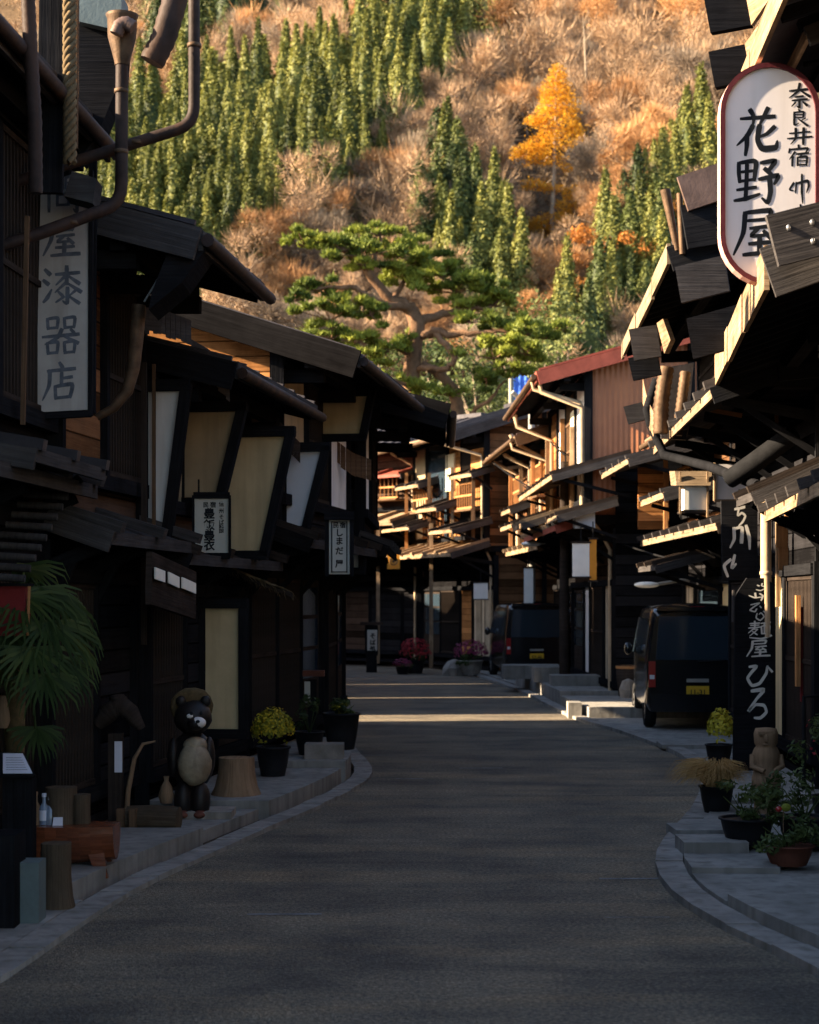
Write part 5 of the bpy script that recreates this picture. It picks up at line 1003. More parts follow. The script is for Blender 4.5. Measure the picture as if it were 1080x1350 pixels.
for x, y, Y, wd, hh, lb, mt in ((770, 683, 30.6, .36, .38, 'grey white box lantern below the red tin gable', 'plaster_blue'), (519, 740, 46.6, .34, .42, 'square amber paper lantern under the farthest canopy', 'cloth_orange'), (634, 779, 43.5, .36, .44, 'white cloth banner above the farther van', 'cloth_white'), (766, 738, 30.2, .30, .62, 'white cloth banner beside an orange one', 'cloth_white'), (782, 738, 30.2, .12, .75, 'narrow orange banner beside a white cloth', 'cloth_orange'), (697, 772, 37.5, .2, .8, 'pale narrow banner over the farther van roof', 'cloth_white')):
    sg = thing('lantern' if 'lantern' in lb else 'banner', lb, 'lantern' if 'lantern' in lb else 'banner', at(x, y, Y) - Vector((0, 0, hh / 2)))
    m_ = MB(); m_.box(at(x, y, Y), (wd, wd if 'lantern' in lb else .02, hh)); m_.build('panel', mt, sg)
    bar('top_rail', 'wood_dark', sg, at(x, y, Y) + Vector((-wd / 2 - .03, 0, hh / 2)), at(x, y, Y) + Vector((wd / 2 + .03, 0, hh / 2)), .05, .035); bar('bottom_rail', 'wood_dark', sg, at(x, y, Y) + Vector((-wd / 2 - .03, 0, -hh / 2)), at(x, y, Y) + Vector((wd / 2 + .03, 0, -hh / 2)), .05, .03)
    bar('hanger', 'iron_black', sg, at(x, y, Y) + Vector((0, 0, hh / 2)), at(x, y, Y) + Vector((0, 0, hh / 2 + .3)), .02, .02)
    if mt == 'cloth_orange' and wd > .3: m_ = MB(); c0 = at(x, y, Y - .18); m_.tube([c0 + Vector((math.cos(a) * .1, 0, math.sin(a) * .1)) for a in [i * .524 for i in range(13)]], .012, 5); m_.box(c0, (.10, .01, .02)); m_.box(c0, (.02, .012, .1)); m_.build('mark', 'ink_black', sg)
# ---------------------------------------------------------------- parked vans
def van(label, x, y, rz, sc, plate):
    rt = thing('parked_van', label, 'van', (x, y, .04)); c, s_ = math.cos(rz), math.sin(rz)
    def P(a, b_, z): return Vector((x + (a * c - b_ * s_) * sc, y + (a * s_ + b_ * c) * sc, .04 + z * sc))
    def sect(b_, kw, z0, z1, rr):
        hw = .735 * kw; pts = [(-hw * .93, z0), (-hw, z0 + .12), (-hw, .95), (-hw * .995, 1.08), (-hw * .90, z1 - rr), (-hw * .86, z1 - rr * .35), (-hw * .76, z1 - .01), (-hw * .4, z1 + .025), (0, z1 + .035)]
        return [P(a, b_, z) for a, z in pts] + [P(-a, b_, z) for a, z in pts[::-1][1:]]
    S_ = [sect(.0, .955, .34, 1.70, .16), sect(.03, .985, .30, 1.76, .14), sect(.10, 1.0, .26, 1.80, .13), sect(.6, 1.0, .24, 1.82, .13), sect(1.5, 1.0, .24, 1.82, .13), sect(2.3, 1.0, .24, 1.80, .13), sect(2.62, .99, .24, 1.72, .15), sect(3.0, .97, .24, 1.16, .1), sect(3.3, .93, .26, .98, .1), sect(3.38, .88, .34, .86, .1)]
    m_ = MB(); n_ = len(S_[0]); vs = [p for q in S_ for p in q]; fs = []
    for i in range(len(S_) - 1):
        for k in range(n_): q = (k + 1) % n_; fs.append([i * n_ + k, (i + 1) * n_ + k, (i + 1) * n_ + q, i * n_ + q])
    m_.raw(vs, fs, None, 0, True); m_.face(S_[0]); m_.face(S_[-1][::-1]); m_.build('body', 'car_paint', rt, bevel=.01)
    def plate_(name, quad, mat, parent=rt, th=.012, b=.0):
        m2 = MB(); q = [P(*v) for v in quad]; nrm = (q[1] - q[0]).cross(q[3] - q[0]).normalized(); m2.prism(q, nrm * th); return m2.build(name, mat, parent, bevel=b)
    plate_('rear_window', [(-.56, -.003, 1.66), (-.61, -.006, 1.02), (.61, -.006, 1.02), (.56, -.003, 1.66)], 'glass_dark')
    for sgn in (-1, 1):
        for b0, b1 in ((.35, 1.15), (1.22, 2.05), (2.12, 2.55)):
            q = [(sgn * .738, b0, 1.06), (sgn * .738, b1 + (.3 if b1 > 2.5 else 0), 1.06), (sgn * .665, b1 - (.06 if b1 > 2.5 else 0), 1.62), (sgn * .665, b0, 1.62)]
            plate_('side_window', q if sgn > 0 else [q[0], q[3], q[2], q[1]], 'glass_dark', th=.008)
        tl = plate_('tail_light', [(sgn * .66 - .055, -.012, 1.0), (sgn * .66 - .055, -.012, .62), (sgn * .66 + .045, -.012, .62), (sgn * .66 + .045, -.012, 1.0)], 'lamp_red', th=.03, b=.01)
        plate_('reversing_lamp', [(sgn * .66 - .04, -.046, .80), (sgn * .66 - .04, -.046, .74), (sgn * .66 + .03, -.046, .74), (sgn * .66 + .03, -.046, .80)], 'lamp_clear', tl, th=.006)
        for b_ in (.62, 2.85):
            m2 = MB(); ce = P(sgn * .65, b_, .275); ax = (P(1, 0, 0) - P(0, 0, 0)).normalized(); N = 22
            prof = [(.17, -.07), (.25, -.085), (.275, -.06), (.275, .06), (.25, .085), (.17, .07)]; e1 = Vector((0, 0, 1)); e2 = ax.cross(e1); vs = []; fs = []
            for r_, o_ in prof:
                for k in range(N): a = 6.2832 * k / N; vs.append(ce + (ax * o_ + (e1 * math.cos(a) + e2 * math.sin(a)) * r_) * sc)
            for i in range(len(prof) - 1):
                for k in range(N): q = (k + 1) % N; fs.append([i * N + k, i * N + q, (i + 1) * N + q, (i + 1) * N + k])
            m2.raw(vs, fs); wh = m2.build('wheel', 'rubber', rt)
            m2 = MB(); m2.tube([ce - ax * .05 * sc, ce + ax * .05 * sc], .175 * sc, 18, smooth=False)
            for k in range(6): a = k * 1.047; m2.beam(ce + ax * sgn * .06 * sc, ce + ax * sgn * .06 * sc + (e1 * math.cos(a) + e2 * math.sin(a)) * .16 * sc, .04, .02, up=ax)
            m2.build('rim', 'rim_metal', wh)
        m2 = MB(); m2.blob(P(sgn * .85, 2.45, 1.12), (.07, .05, .10)); m2.build('mirror', 'car_paint', rt)
    bp = plate_('bumper', [(-.70, -.02, .52), (-.68, -.02, .26), (.68, -.02, .26), (.70, -.02, .52)], 'car_paint', th=.05, b=.02)
    pl = plate_('number_plate', [(-.165, -.03, .64), (-.165, -.03, .475), (.165, -.03, .475), (.165, -.03, .64)], 'plate_yellow', th=.01)
    c_ = bpy.data.curves.new('print', 'FONT'); c_.body = plate; c_.align_x = 'CENTER'; c_.align_y = 'CENTER'; c_.offset = .02; to = bpy.data.objects.new('print', c_); COL.objects.link(to)
    ev = to.evaluated_get(bpy.context.evaluated_depsgraph_get()); me = ev.to_mesh(); m2 = MB(); m2.raw([P(v.co.x * .105, -.045, .545 + v.co.y * .105) for v in me.vertices], [list(p.vertices) for p in me.polygons], None, 0, False); ev.to_mesh_clear(); bpy.data.objects.remove(to)
    m2.build('number', 'ink_black', pl)
    plate_('roof_spoiler', [(-.58, -.05, 1.80), (-.60, -.05, 1.74), (.60, -.05, 1.74), (.58, -.05, 1.80)], 'car_paint', th=-.16, b=.01)
    m2 = MB(); m2.beam(P(.0, -.02, 1.0), P(.35, -.06, 1.02), .015, .02); m2.build('wiper', 'rubber', rt); m2 = MB(); m2.beam(P(-.16, -.03, .72), P(.16, -.03, .72), .03, .05); m2.build('tailgate_handle', 'rim_metal', rt)
    m2 = MB(); m2.beam(P(-.1, -.02, 1.79), P(.1, -.02, 1.79), .02, .03); m2.build('brake_lamp', 'lamp_red', rt); return rt
van('black boxy van parked nearest, beside the black standing board', 4.22, 25.0, -.06, 1.0, '11-31')
van('black van parked farther up the street at the bend', 2.98, 40.0, .08, 1.0, '52-46')

# ---------------------------------------------------------------- things along the left-hand pavement
def gx(px, Y): return (px - CX) / F * Y
random.seed(44)
# windmill palm with drooping fans
Yp = 11.95; rt = thing('fan_palm', 'green fan palm drooping over the shadowy shop corner', 'palm', (gx(20, Yp), Yp, .13))
m_ = MB(); m_.lathe([(.07, 0), (.065, .5), (.08, 1.2), (.10, 1.75), (.05, 1.9)], (gx(20, Yp), Yp, .13), 10, wob=.3); m_.build('trunk', 'straw', rt)
top = Vector((gx(30, Yp), Yp, 2.0))
for cx_, cy_, r_, dy in ((60, 790, .42, -.25), (85, 800, .44, -.1), (35, 800, .42, -.35), (72, 835, .45, -.35), (95, 850, .40, 0), (20, 850, .42, -.4), (50, 870, .42, -.5), (88, 885, .36, -.25), (10, 890, .40, -.2), (66, 905, .34, -.5), (100, 820, .38, .2), (40, 760, .36, .1), (55, 975, .25, -.3)):
    c0 = at(cx_ - 8, cy_ - 14, Yp + dy); m_ = MB(); m_.tube([top, top.lerp(c0, .5) + Vector((0, 0, .08)), c0], [.014, .01, .008], 5)
    out = (c0 - top); out.z = 0; out = out.normalized() if out.length > .01 else Vector((1, 0, 0)); tilt = random.uniform(-.3, .3); sx = out.cross(Vector((0, 0, 1)))
    if cy_ > 960: out = Vector((.25, -.2, 0)).normalized(); sx = Vector((.97, .2, 0))
    for k in range(20):
        a = -1.75 + 3.5 * k / 19 + random.uniform(-.04, .04); d = (sx * math.sin(a) + (out * .55 + Vector((0, 0, -.55 if cy_ < 960 else -.6))).normalized() * math.cos(a) + Vector((0, 0, tilt * .3))).normalized()
        ln = r_ * random.uniform(.68, .9); p1 = c0 + d * ln * .55; p2 = c0 + d * ln * .9 + Vector((0, 0, -.12 * ln)); p3 = c0 + d * ln + Vector((0, 0, -.32 * ln))
        m_.blade([c0, p1, p2, p3], .030, side=d.cross(Vector((0, -1, .2))))
    m_.build('frond', 'leaf_palm', rt)
# dark red box on the corner
Y = 11.5; rt = thing('notice_box', 'dark red box fixed at the shop corner above the palm', 'box', at(18, 838, Y)); m_ = MB(); m_.box(at(8, 805, Y + .1), (.30, .2, .34)); m_.build('body', 'box_red', rt, bevel=.008); bar('edge_strip', 'wood_orange', rt, at(38.5, 773, Y), at(36.5, 838, Y), .014, .02); bar('cap', 'wood_black', rt, at(-20, 771, Y + .1), at(40, 771, Y + .1), .24, .02)  # orange strip paints the lit right edge of the box
# menu stand
Y = 11.3; rt = thing('menu_stand', 'black stand with a slanted white menu sheet', 'stand', (gx(25, Y), Y, .03)); bar('post', 'wood_black', rt, (gx(22, Y), Y + .08, .03), (gx(22, Y), Y + .08, .78), .20, .12, .01)
m_ = MB(); m_.prism([at(-4, 1022, Y - .04), at(46, 1022, Y - .04), at(32, 992, Y + .16), at(-12, 992, Y + .16)], (0, .012, -.02)); m_.build('board', 'wood_black', rt)
m_ = MB(); m_.prism([at(4, 1020, Y - .055), at(43, 1020, Y - .055), at(30, 994, Y + .145), at(4, 994, Y + .145)], (0, -.002, .004)); sh = m_.build('menu_sheet', 'card_white', rt)
for k in range(6): a = k / 6; bar('print_line', 'ink_faded', sh, at(8, 1016 - 19 * a, Y - .062 + .17 * a) + Vector((0, 0, .006)), at(36 - 9 * a, 1016 - 19 * a, Y - .062 + .17 * a) + Vector((0, 0, .006)), .004, .002, 0)
m_ = MB(); m_.lathe([(.03, 0), (.05, .05), (.045, .1), (.02, .22)], at(4, 960, 11.6), 10); tag(m_.build('wooden_finial', 'wood_carved', loc=at(4, 960, 11.6)), 'small pale wooden finial at the picture edge above the menu sheet', 'ornament')
# red-brown trough on feet, with bottles, logs and a card
Y = 11.75; z0 = .05; rt = thing('log_trough', 'hollowed red brown log trough standing on two splayed feet', 'trough', (gx(95, Y), Y, z0)); xa, xb = gx(36, Y), gx(154, Y)
m_ = MB(); N = 12
rings = []
for i in range(9):
    x_ = xa + (xb - xa) * i / 8; k = 1.0 - .10 * abs(i / 4 - 1) ** 2; rings.append([Vector((x_, Y + math.cos(a) * .17 * k, .40 + math.sin(a) * .27 * k * (1 + .05 * noise.noise(Vector((x_ * 4, a, 0)))))) for a in [math.pi + math.pi * q / N for q in range(N + 1)]])
for i in range(8):
    for q in range(N): m_.face([rings[i][q], rings[i][q + 1], rings[i + 1][q + 1], rings[i + 1][q]], 0, True)
m_.face(rings[0][::-1]); m_.face(rings[-1]); m_.face([r_[0] for r_ in rings] + [r_[-1] for r_ in rings[::-1]]); m_.build('body', 'lacquer', rt)
for x_ in (xa + .12, xb - .13):
    for dy in (-.09, .09):
        m_ = MB(); m_.prism([(x_ - .06, Y + dy - .02, .24), (x_ + .06, Y + dy - .02, .24), (x_ + .09, Y + dy * 1.3 - .02, .05), (x_ + .02, Y + dy * 1.3 - .02, .05)], (0, .05, 0)); m_.build('foot', 'lacquer', rt, bevel=.008)
for px, hh, col, lb in ((48, .20, 'wood_carved', 'small brown wooden figure standing on the trough among bottles'), (59, .19, 'bottle_glass', 'clear bottle with a pale label in the middle of the trough'), (67, .17, 'bottle_glass', 'dark blue glass bottle nearest the card on the trough')):
    p = Vector((gx(px, Y), Y - .02, .401)); bt = thing('bottle' if 'bottle' in lb and col != 'wood_carved' else 'wooden_figure', lb, 'bottle' if col != 'wood_carved' else 'figure', p); m_ = MB(); m_.lathe([(.034, 0), (.036, .01), (.036, hh * .6), (.014, hh * .78), (.013, hh)], p, 12); m_.build('body', col, bt)
    m_ = MB(); m_.lathe([(.016, 0), (.016, .025)], p + Vector((0, 0, hh)), 10); m_.build('cap', 'card_white' if col != 'wood_carved' else 'wood_carved', bt)
    if px == 59: m_ = MB(); m_.lathe([(.0368, 0), (.0368, .07)], p + Vector((0, 0, .03)), 12); m_.build('label', 'card_white', bt)
p = Vector((gx(79, Y), Y - .08, .401)); m_ = MB(); m_.prism([p + Vector((-.035, 0, 0)), p + Vector((.035, 0, 0)), p + Vector((.032, .02, .055)), p + Vector((-.032, .02, .055))], (0, .003, 0)); tag(m_.build('price_card', 'card_white', loc=p), 'small white card propped on the log trough', 'card')
for px, r_, hh, lb in ((80, .11, .25, 'tall cut log standing on the trough behind the card'), (107, .065, .20, 'narrow cut log standing at the trough end')):
    p = Vector((gx(px, Y + .05), Y + .05, .401)); m_ = MB(); m_.lathe([(r_, 0), (r_ * .97, hh * .5), (r_, hh)], p, 14, 0, .12); tag(m_.build('cut_log', 'bark_log', loc=p), lb, 'log')
Y = 10.65; p = Vector((gx(74, Y), Y, .03)); m_ = MB(); m_.lathe([(.12, 0), (.105, .06), (.092, .2), (.095, .40)], p, 16, 0, .2); tag(m_.build('log_stool', 'bark_log', loc=p), 'upright log stool on the kerb before the red trough', 'stump')
Y = 10.2; p = Vector((gx(36, Y), Y, .03)); m_ = MB(); m_.prism([p + Vector((-.11, -.1, 0)), p + Vector((.09, -.1, 0)), p + Vector((.09, .1, 0)), p + Vector((-.11, .1, 0))], (0, 0, .36)); tag(m_.build('metal_box', 'metal_box', loc=p, bevel=.006), 'grey metal box standing beside the log stool', 'box')
Y = 10.1; p = Vector((gx(2, Y), Y, .03)); m_ = MB(); m_.box(p + Vector((-.02, 0, .27)), (.26, .3, .54)); o = m_.build('black_crate', 'wood_black', loc=p, bevel=.01); tag(o, 'black crate at the picture edge next to the grey metal box', 'crate')
# small wooden roadside lantern with carved roof
Y = 13.8; b0 = .08; x0 = gx(156, Y); rt = thing('wooden_lantern', 'rustic wooden lantern post with a rough carved roof', 'lantern', (x0, Y, b0))
bar('post', 'wood_dark', rt, (x0 - .03, Y + .06, b0), (x0 - .03, Y + .06, .86), .11, .11, .01); m_ = MB(); m_.prism([(x0 - .03, Y - .005, .55), (x0 + .03, Y - .005, .55), (x0 + .03, Y - .005, .80), (x0 - .03, Y - .005, .80)], (0, .02, 0)); m_.build('paper_pane', 'card_white', rt)
m_ = MB(); m_.tube([(x0 - .17, Y, .93), (x0 - .08, Y, 1.03), (x0 + .02, Y, 1.10), (x0 + .10, Y, 1.03), (x0 + .19, Y, .90)], [.05, .085, .09, .075, .035], 10); m_.blob((x0, Y, 1.14), (.07, .06, .045), 0, .4); m_.build('roof', 'wood_dark', rt)
m_ = MB(); m_.tube([(x0 + .06, Y, b0), (x0 + .08, Y, .4), (x0 + .13, Y, .66), (x0 + .20, Y, .78), (x0 + .30, Y, .80)], [.025, .022, .018, .014, .008], 7); m_.build('branch', 'wood_carved', rt)
for d in (-.05, .05): bar('foot_block', 'wood_brown', rt, (x0 + .09 + d, Y - .12, b0), (x0 + .09 + d, Y - .12, b0 + .19), .06, .06, .008)
p = Vector((gx(204, 13.75), 13.75, .08)); m_ = MB(); m_.tube([p + Vector((-.22, .05, .10)), p + Vector((0, 0, .105)), p + Vector((.20, -.03, .10))], [.10, .108, .10], 14); tag(m_.build('lying_log', 'bark_log', loc=p), 'dark log lying on the pavement between lantern and statue', 'log')
# ceramic raccoon dog statue with straw hat and flask
Y = 14.7; b0 = .08; x0 = gx(253, Y); rt = thing('ceramic_statue', 'ceramic raccoon dog statue with pale round belly and straw hat', 'statue', (x0, Y, b0)); k = 1.02
def sp(x_, y_, z_): return Vector((x0 + x_ * k * .8, Y + y_ * k, b0 + z_ * k))
m_ = MB(); m_.blob(sp(.0, .04, .47), (.20, .17, .25), 0, .08); m_.blob(sp(.01, .02, .83), (.165, .155, .15), 0, .08); m_.blob(sp(.06, -.12, .79), (.075, .09, .06)); m_.blob(sp(-.08, -.05, .14), (.085, .11, .17)); m_.blob(sp(.10, -.05, .14), (.085, .11, .17)); m_.blob(sp(-.19, -.02, .50), (.055, .07, .17)); m_.blob(sp(.19, -.04, .52), (.05, .07, .16)); m_.blob(sp(-.12, .03, .97), (.045, .03, .05)); m_.blob(sp(.14, .03, .97), (.045, .03, .05)); m_.blob(sp(-.1, .22, .2), (.08, .14, .18)); m_.build('body', 'ceramic_dark', rt)
m_ = MB(); m_.blob(sp(.045, -.09, .45), (.15, .12, .19), 0, .06); m_.blob(sp(.05, -.07, .60), (.11, .09, .08)); m_.build('belly', 'ceramic_belly', rt)
m_ = MB(); m_.blob(sp(.085, -.135, .80), (.07, .07, .05)); m_.blob(sp(.0, -.135, .855), (.028, .02, .02)); m_.build('muzzle', 'plaster_white', rt); m_ = MB(); m_.blob(sp(.095, -.205, .815), (.018, .014, .014)); m_.blob(sp(.02, -.15, .88), (.016, .012, .018)); m_.blob(sp(.12, -.14, .88), (.016, .012, .018)); m_.build('eyes_and_nose', 'ink_black', rt)
T_ = Matrix.Rotation(R(-58), 3, 'X') @ Matrix.Rotation(R(-8), 3, 'Y'); m_ = MB(); m_.blob(sp(-.02, .12, .92), (.19, .20, .035), 0, .05, R3=T_); m_.blob(sp(-.02, .17, .95), (.12, .11, .08), R3=T_); m_.build('straw_hat', 'straw', rt)
for d in (-.07, .11): m_ = MB(); m_.blob(sp(d, -.16, .035), (.06, .09, .035)); m_.build('foot', 'pot_red', rt)
m_ = MB(); m_.lathe([(.05, 0), (.07, .06), (.05, .14), (.02, .19), (.026, .23)], sp(-.26, -.06, .12), 12); m_.build('flask', 'wood_carved', rt)
m_ = MB(); m_.box((x0 + .05, Y, .11 + .0), (.62, .42, .06)); m_.build('plinth', 'stone_block', rt, bevel=.01)
Y = 15.75; p = Vector((gx(311, Y), Y, .15)); m_ = MB(); m_.lathe([(.235, 0), (.20, .07), (.175, .18), (.165, .34)], p, 20, 0, .18); tag(m_.build('tree_stump', 'wood_carved', loc=p), 'thick pale tree stump flaring at its base below the plaster panel', 'stump')
def pot(label, p, r, h, mat='pot_black', cat='flower pot', leaves=(), name='flower_pot', group=None):
    rt = thing(name, label, cat, p, group); m_ = MB(); m_.lathe([(r * .72, 0), (r * .9, h * .5), (r, h * .93), (r * 1.08, h * .94), (r * 1.08, h), (r * .95, h), (r * .93, h * .92)], p, 18); m_.build('pot', mat, rt)
    for nm, mt, rad, n_, sz, cz, lb in leaves:
        m_ = MB(); c0 = Vector(p) + Vector((0, 0, h + cz))
        if mt == 'leaf_bush' or nm == 'foliage':
            for q in range(6): a = q * 1.05; m_.tube([Vector(p) + Vector((0, 0, h * .9)), c0 + Vector((math.cos(a) * rad[0] * .6, math.sin(a) * rad[1] * .6, rad[2] * .2))], [.008, .003], 4)
        for pt, d in crown_points(n_, rad, lb, len(label) * 7): m_.leaf(c0 + pt, sz * random.uniform(.6, 1.3), 0, (d + Vector((random.gauss(0, .5), random.gauss(0, .5), random.gauss(.3, .5)))).normalized(), .6)
        m_.build(nm, mt, rt)
    return rt
def dome(rt, c0, rad, n_, sz, mat, nm):
    m_ = MB()
    for _ in range(n_):
        d = Vector((random.gauss(0, 1), random.gauss(0, 1), abs(random.gauss(0, 1)) - .25)).normalized(); m_.leaf(Vector(c0) + Vector((d.x * rad[0], d.y * rad[1], d.z * rad[2])) * random.uniform(.82, 1.04), sz * random.uniform(.6, 1.3), 0, (d + Vector((random.gauss(0, .35), random.gauss(0, .35), random.gauss(0, .35)))).normalized(), .8)
    m_.build(nm, mat, rt)
Y = 17.4; p = Vector((gx(360, Y), Y, .15)); rt = pot('black pot of rounded yellow chrysanthemums by the latticed door', p, .17, .30); dome(rt, p + Vector((0, 0, .46)), (.21, .20, .22), 700, .05, 'leaf_yellow', 'foliage'); dome(rt, p + Vector((0, 0, .47)), (.22, .21, .23), 420, .035, 'petal_yellow', 'blossom')
Y = 19.7; pot('large black pot at the kerb with pale leaves spilling from its top', Vector((gx(450, Y), Y, .22)), .21, .42, leaves=[('foliage', 'leaf_yellow', (.2, .18, .10), 120, .06, .05, 6), ('foliage', 'leaf_bush', (.25, .2, .14), 260, .07, .06, 8)])
Y = 19.0; pot('dark squat pot with thin dark stems behind the chrysanthemums', Vector((gx(408, Y), Y, .22)), .16, .26, leaves=[('foliage', 'leaf_bush', (.16, .16, .26), 200, .06, .18, 8)])
p = Vector((gx(428, 18.6), 18.6, .22)); m_ = MB(); m_.box(p + Vector((0, 0, .08)), (.42, .3, .16)); tag(m_.build('stone_block', 'stone_block', loc=p, bevel=.012), 'low stone block on the kerb below the large black pot', 'stone')
Y = 21.2; p = Vector((gx(412, Y), Y, .1)); rt = thing('post_box', 'dark slim post box with a red brown cap at the house corner', 'post box', p); bar('post', 'wood_black', rt, p, p + Vector((0, 0, .85)), .10, .10); m_ = MB(); m_.box(p + Vector((0, 0, .93)), (.30, .2, .07)); m_.build('cap', 'pot_red', rt, bevel=.01); m_ = MB(); m_.box(p + Vector((-.06, -.06, .70)), (.07, .02, .26)); m_.build('plate', 'sign_face_grey', rt)
# ---------------------------------------------------------------- the far end of the street
Y = 45.5; p = Vector((gx(490, Y), Y, 0)); rt = thing('standing_lantern', 'dark standing lantern with a small white lettered panel at the far bend', 'lantern', p); bar('post', 'wood_black', rt, p, p + Vector((0, 0, .45)), .28, .28); m_ = MB(); m_.box(p + Vector((0, 0, .85)), (.34, .30, .8)); m_.build('case', 'wood_black', rt, bevel=.01); m_ = MB(); m_.box(p + Vector((.02, -.16, .86)), (.26, .012, .55)); m_.build('panel', 'sign_face_grey', rt); bar('roof', 'wood_dark', rt, p + Vector((-.3, 0, 1.3)), p + Vector((.3, 0, 1.3)), .42, .08)
for ch, yy in zip('そば処', (839, 847.5, 856)): printed(ch, 491.5, yy, 8, Y - .17, rt, bold=.04)
Y = 44.8
pot('dark tub of deep red flowers at the far bend', Vector((gx(547, Y), Y, 0)), .26, .35, leaves=[('foliage', 'leaf_bush', (.34, .3, .24), 220, .11, .12, 8)]); dome([o for o in COL.objects if o.name.startswith('flower_pot') and o.parent is None][-1], Vector((gx(547, Y), Y, .55)), (.42, .35, .40), 420, .08, 'petal_red', 'blossom')
pot('dark tub of small pink flowers beside the deep red ones', Vector((gx(531, Y - .5), Y - .5, 0)), .18, .2, leaves=[('foliage', 'leaf_bush', (.24, .2, .14), 120, .09, .06, 6)]); dome([o for o in COL.objects if o.name.startswith('flower_pot') and o.parent is None][-1], Vector((gx(531, Y - .5), Y - .5, .26)), (.26, .2, .16), 160, .07, 'petal_pink', 'blossom')
Y = 43.2; pot('stone tub of purple pink flowers just short of the farther van', Vector((gx(621, Y), Y, .06)), .30, .34, 'stone_block', leaves=[('foliage', 'leaf_bush', (.36, .3, .26), 260, .11, .12, 8)]); dome([o for o in COL.objects if o.name.startswith('flower_pot') and o.parent is None][-1], Vector((gx(621, Y), Y, .6)), (.44, .36, .34), 360, .08, 'petal_pink', 'blossom')
m_ = MB(); p = Vector((gx(599, 43.5), 43.5, 0)); m_.lathe([(.3, 0), (.27, .2), (.16, .36), (.03, .42)], p, 9, 0, .5, smooth=False); tag(m_.build('rock', 'stone_block', loc=p), 'rough pale rock beside the stone flower tub', 'rock')
# poles and cables
def pole(px, Y, h, r, mat, lb, z0=.05): p = Vector((gx(px, Y), Y, z0)); rt = thing('utility_pole', lb, 'pole', p); m_ = MB(); m_.tube([p, p + Vector((0, 0, h * .5)), p + Vector((0, 0, h))], [r, r * .92, r * .8], 12); m_.build('shaft', mat, rt); return rt, p
rt, p = pole(744, 33.5, 4.6, .10, 'wood_dark', 'dark wooden pole standing at the kerb before the red tin gable'); bar('cross_arm', 'wood_dark', rt, p + Vector((-.5, 0, 4.2)), p + Vector((.5, 0, 4.2)), .08, .1)
rt, p = pole(701, 43.0, 6.9, .10, 'pole_grey', 'tall pale pole rising past the far boarded gable'); bar('cross_arm', 'pole_grey', rt, p + Vector((-.6, 0, 5.2)), p + Vector((.5, 0, 5.35)), .08, .08); m_ = MB(); m_.tube([p + Vector((0, 0, 6.7)), p + Vector((-.5, -.2, 7.1))], .06, 8); m_.build('arm', 'pole_grey', rt)
rt, p = pole(674, 72.0, 11.6, .13, 'pole_grey', 'grey pole beside the blue roofed shed', 0)
for px, Y, z, d, lb in ((708, 37.0, 4.0, (-.5, -.1, -.12), 'white street lamp on a short arm above the farther van'), (862, 29.6, 2.2, (-.55, -.1, .02), 'white oval street lamp over the lane before the nearer van')):
    p = at(px, 717 if px < 800 else 771, Y); rt = thing('street_lamp', lb, 'lamp', p); m_ = MB(); m_.blob(p + Vector((-.12, 0, 0)), (.22, .10, .055)); m_.build('head', 'cloth_white', rt); m_ = MB(); m_.tube([p, p + Vector((.5, .1, .08)), p + Vector((1.1, .2, .05))], .03, 8); m_.build('arm', 'pole_grey', rt)
for A, Bq, sag, lb in ((at(690, 640, 41), at(905, 742, 27), .25, 'black cable sagging from the far pole towards the nearer van'), (at(700, 655, 42), at(770, 700, 33), .1, 'black cable between the two poles'), (at(640, 600, 44), at(745, 660, 33.5), .15, 'thin cable from the boarded gable to the dark pole'), (at(700, 545, 43), at(745, 600, 33), .1, 'thin cable high beside the red gable')):
    m_ = MB(); m_.tube([A.lerp(Bq, t_ / 14) - Vector((0, 0, sag * 4 * (t_ / 14) * (1 - t_ / 14))) for t_ in range(15)], .018, 5); tag(m_.build('cable', 'iron_black', loc=A), lb, 'cable')
# blue roofed shed below the pine
Y = 76.0; a, b_ = at(678, 540, Y), at(724, 540, Y); rt = thing('blue_roofed_shed', 'small shed with a bright blue corrugated roof under the pine', 'shed', Vector(((a.x + b_.x) / 2, Y, 0)))
m_ = MB(); m_.box(((a.x + b_.x) / 2 + .6, Y + 1.2, a.z / 2), (b_.x - a.x + 1.0, 2.0, a.z)); m_.build('wall', 'plaster_white', rt)
m_ = MB(); q = [at(678, 527, Y), at(740, 527, Y), at(740, 496, Y + 2.4), at(678, 496, Y + 2.4)]; m_.prism(q, (0, 0, .06))
for i in range(9): t_ = i / 8; m_.tube([q[0].lerp(q[1], t_) + Vector((0, 0, .08)), q[3].lerp(q[2], t_) + Vector((0, 0, .08))], .07, 6)
m_.build('roof', 'tin_blue', rt)
for i in range(4): m_ = MB(); p = at(682 + i * 12, 494, Y + 2.3); m_.blob(p, (.12, .1, .14)); m_.build('ridge_cap', 'cloth_white', rt)
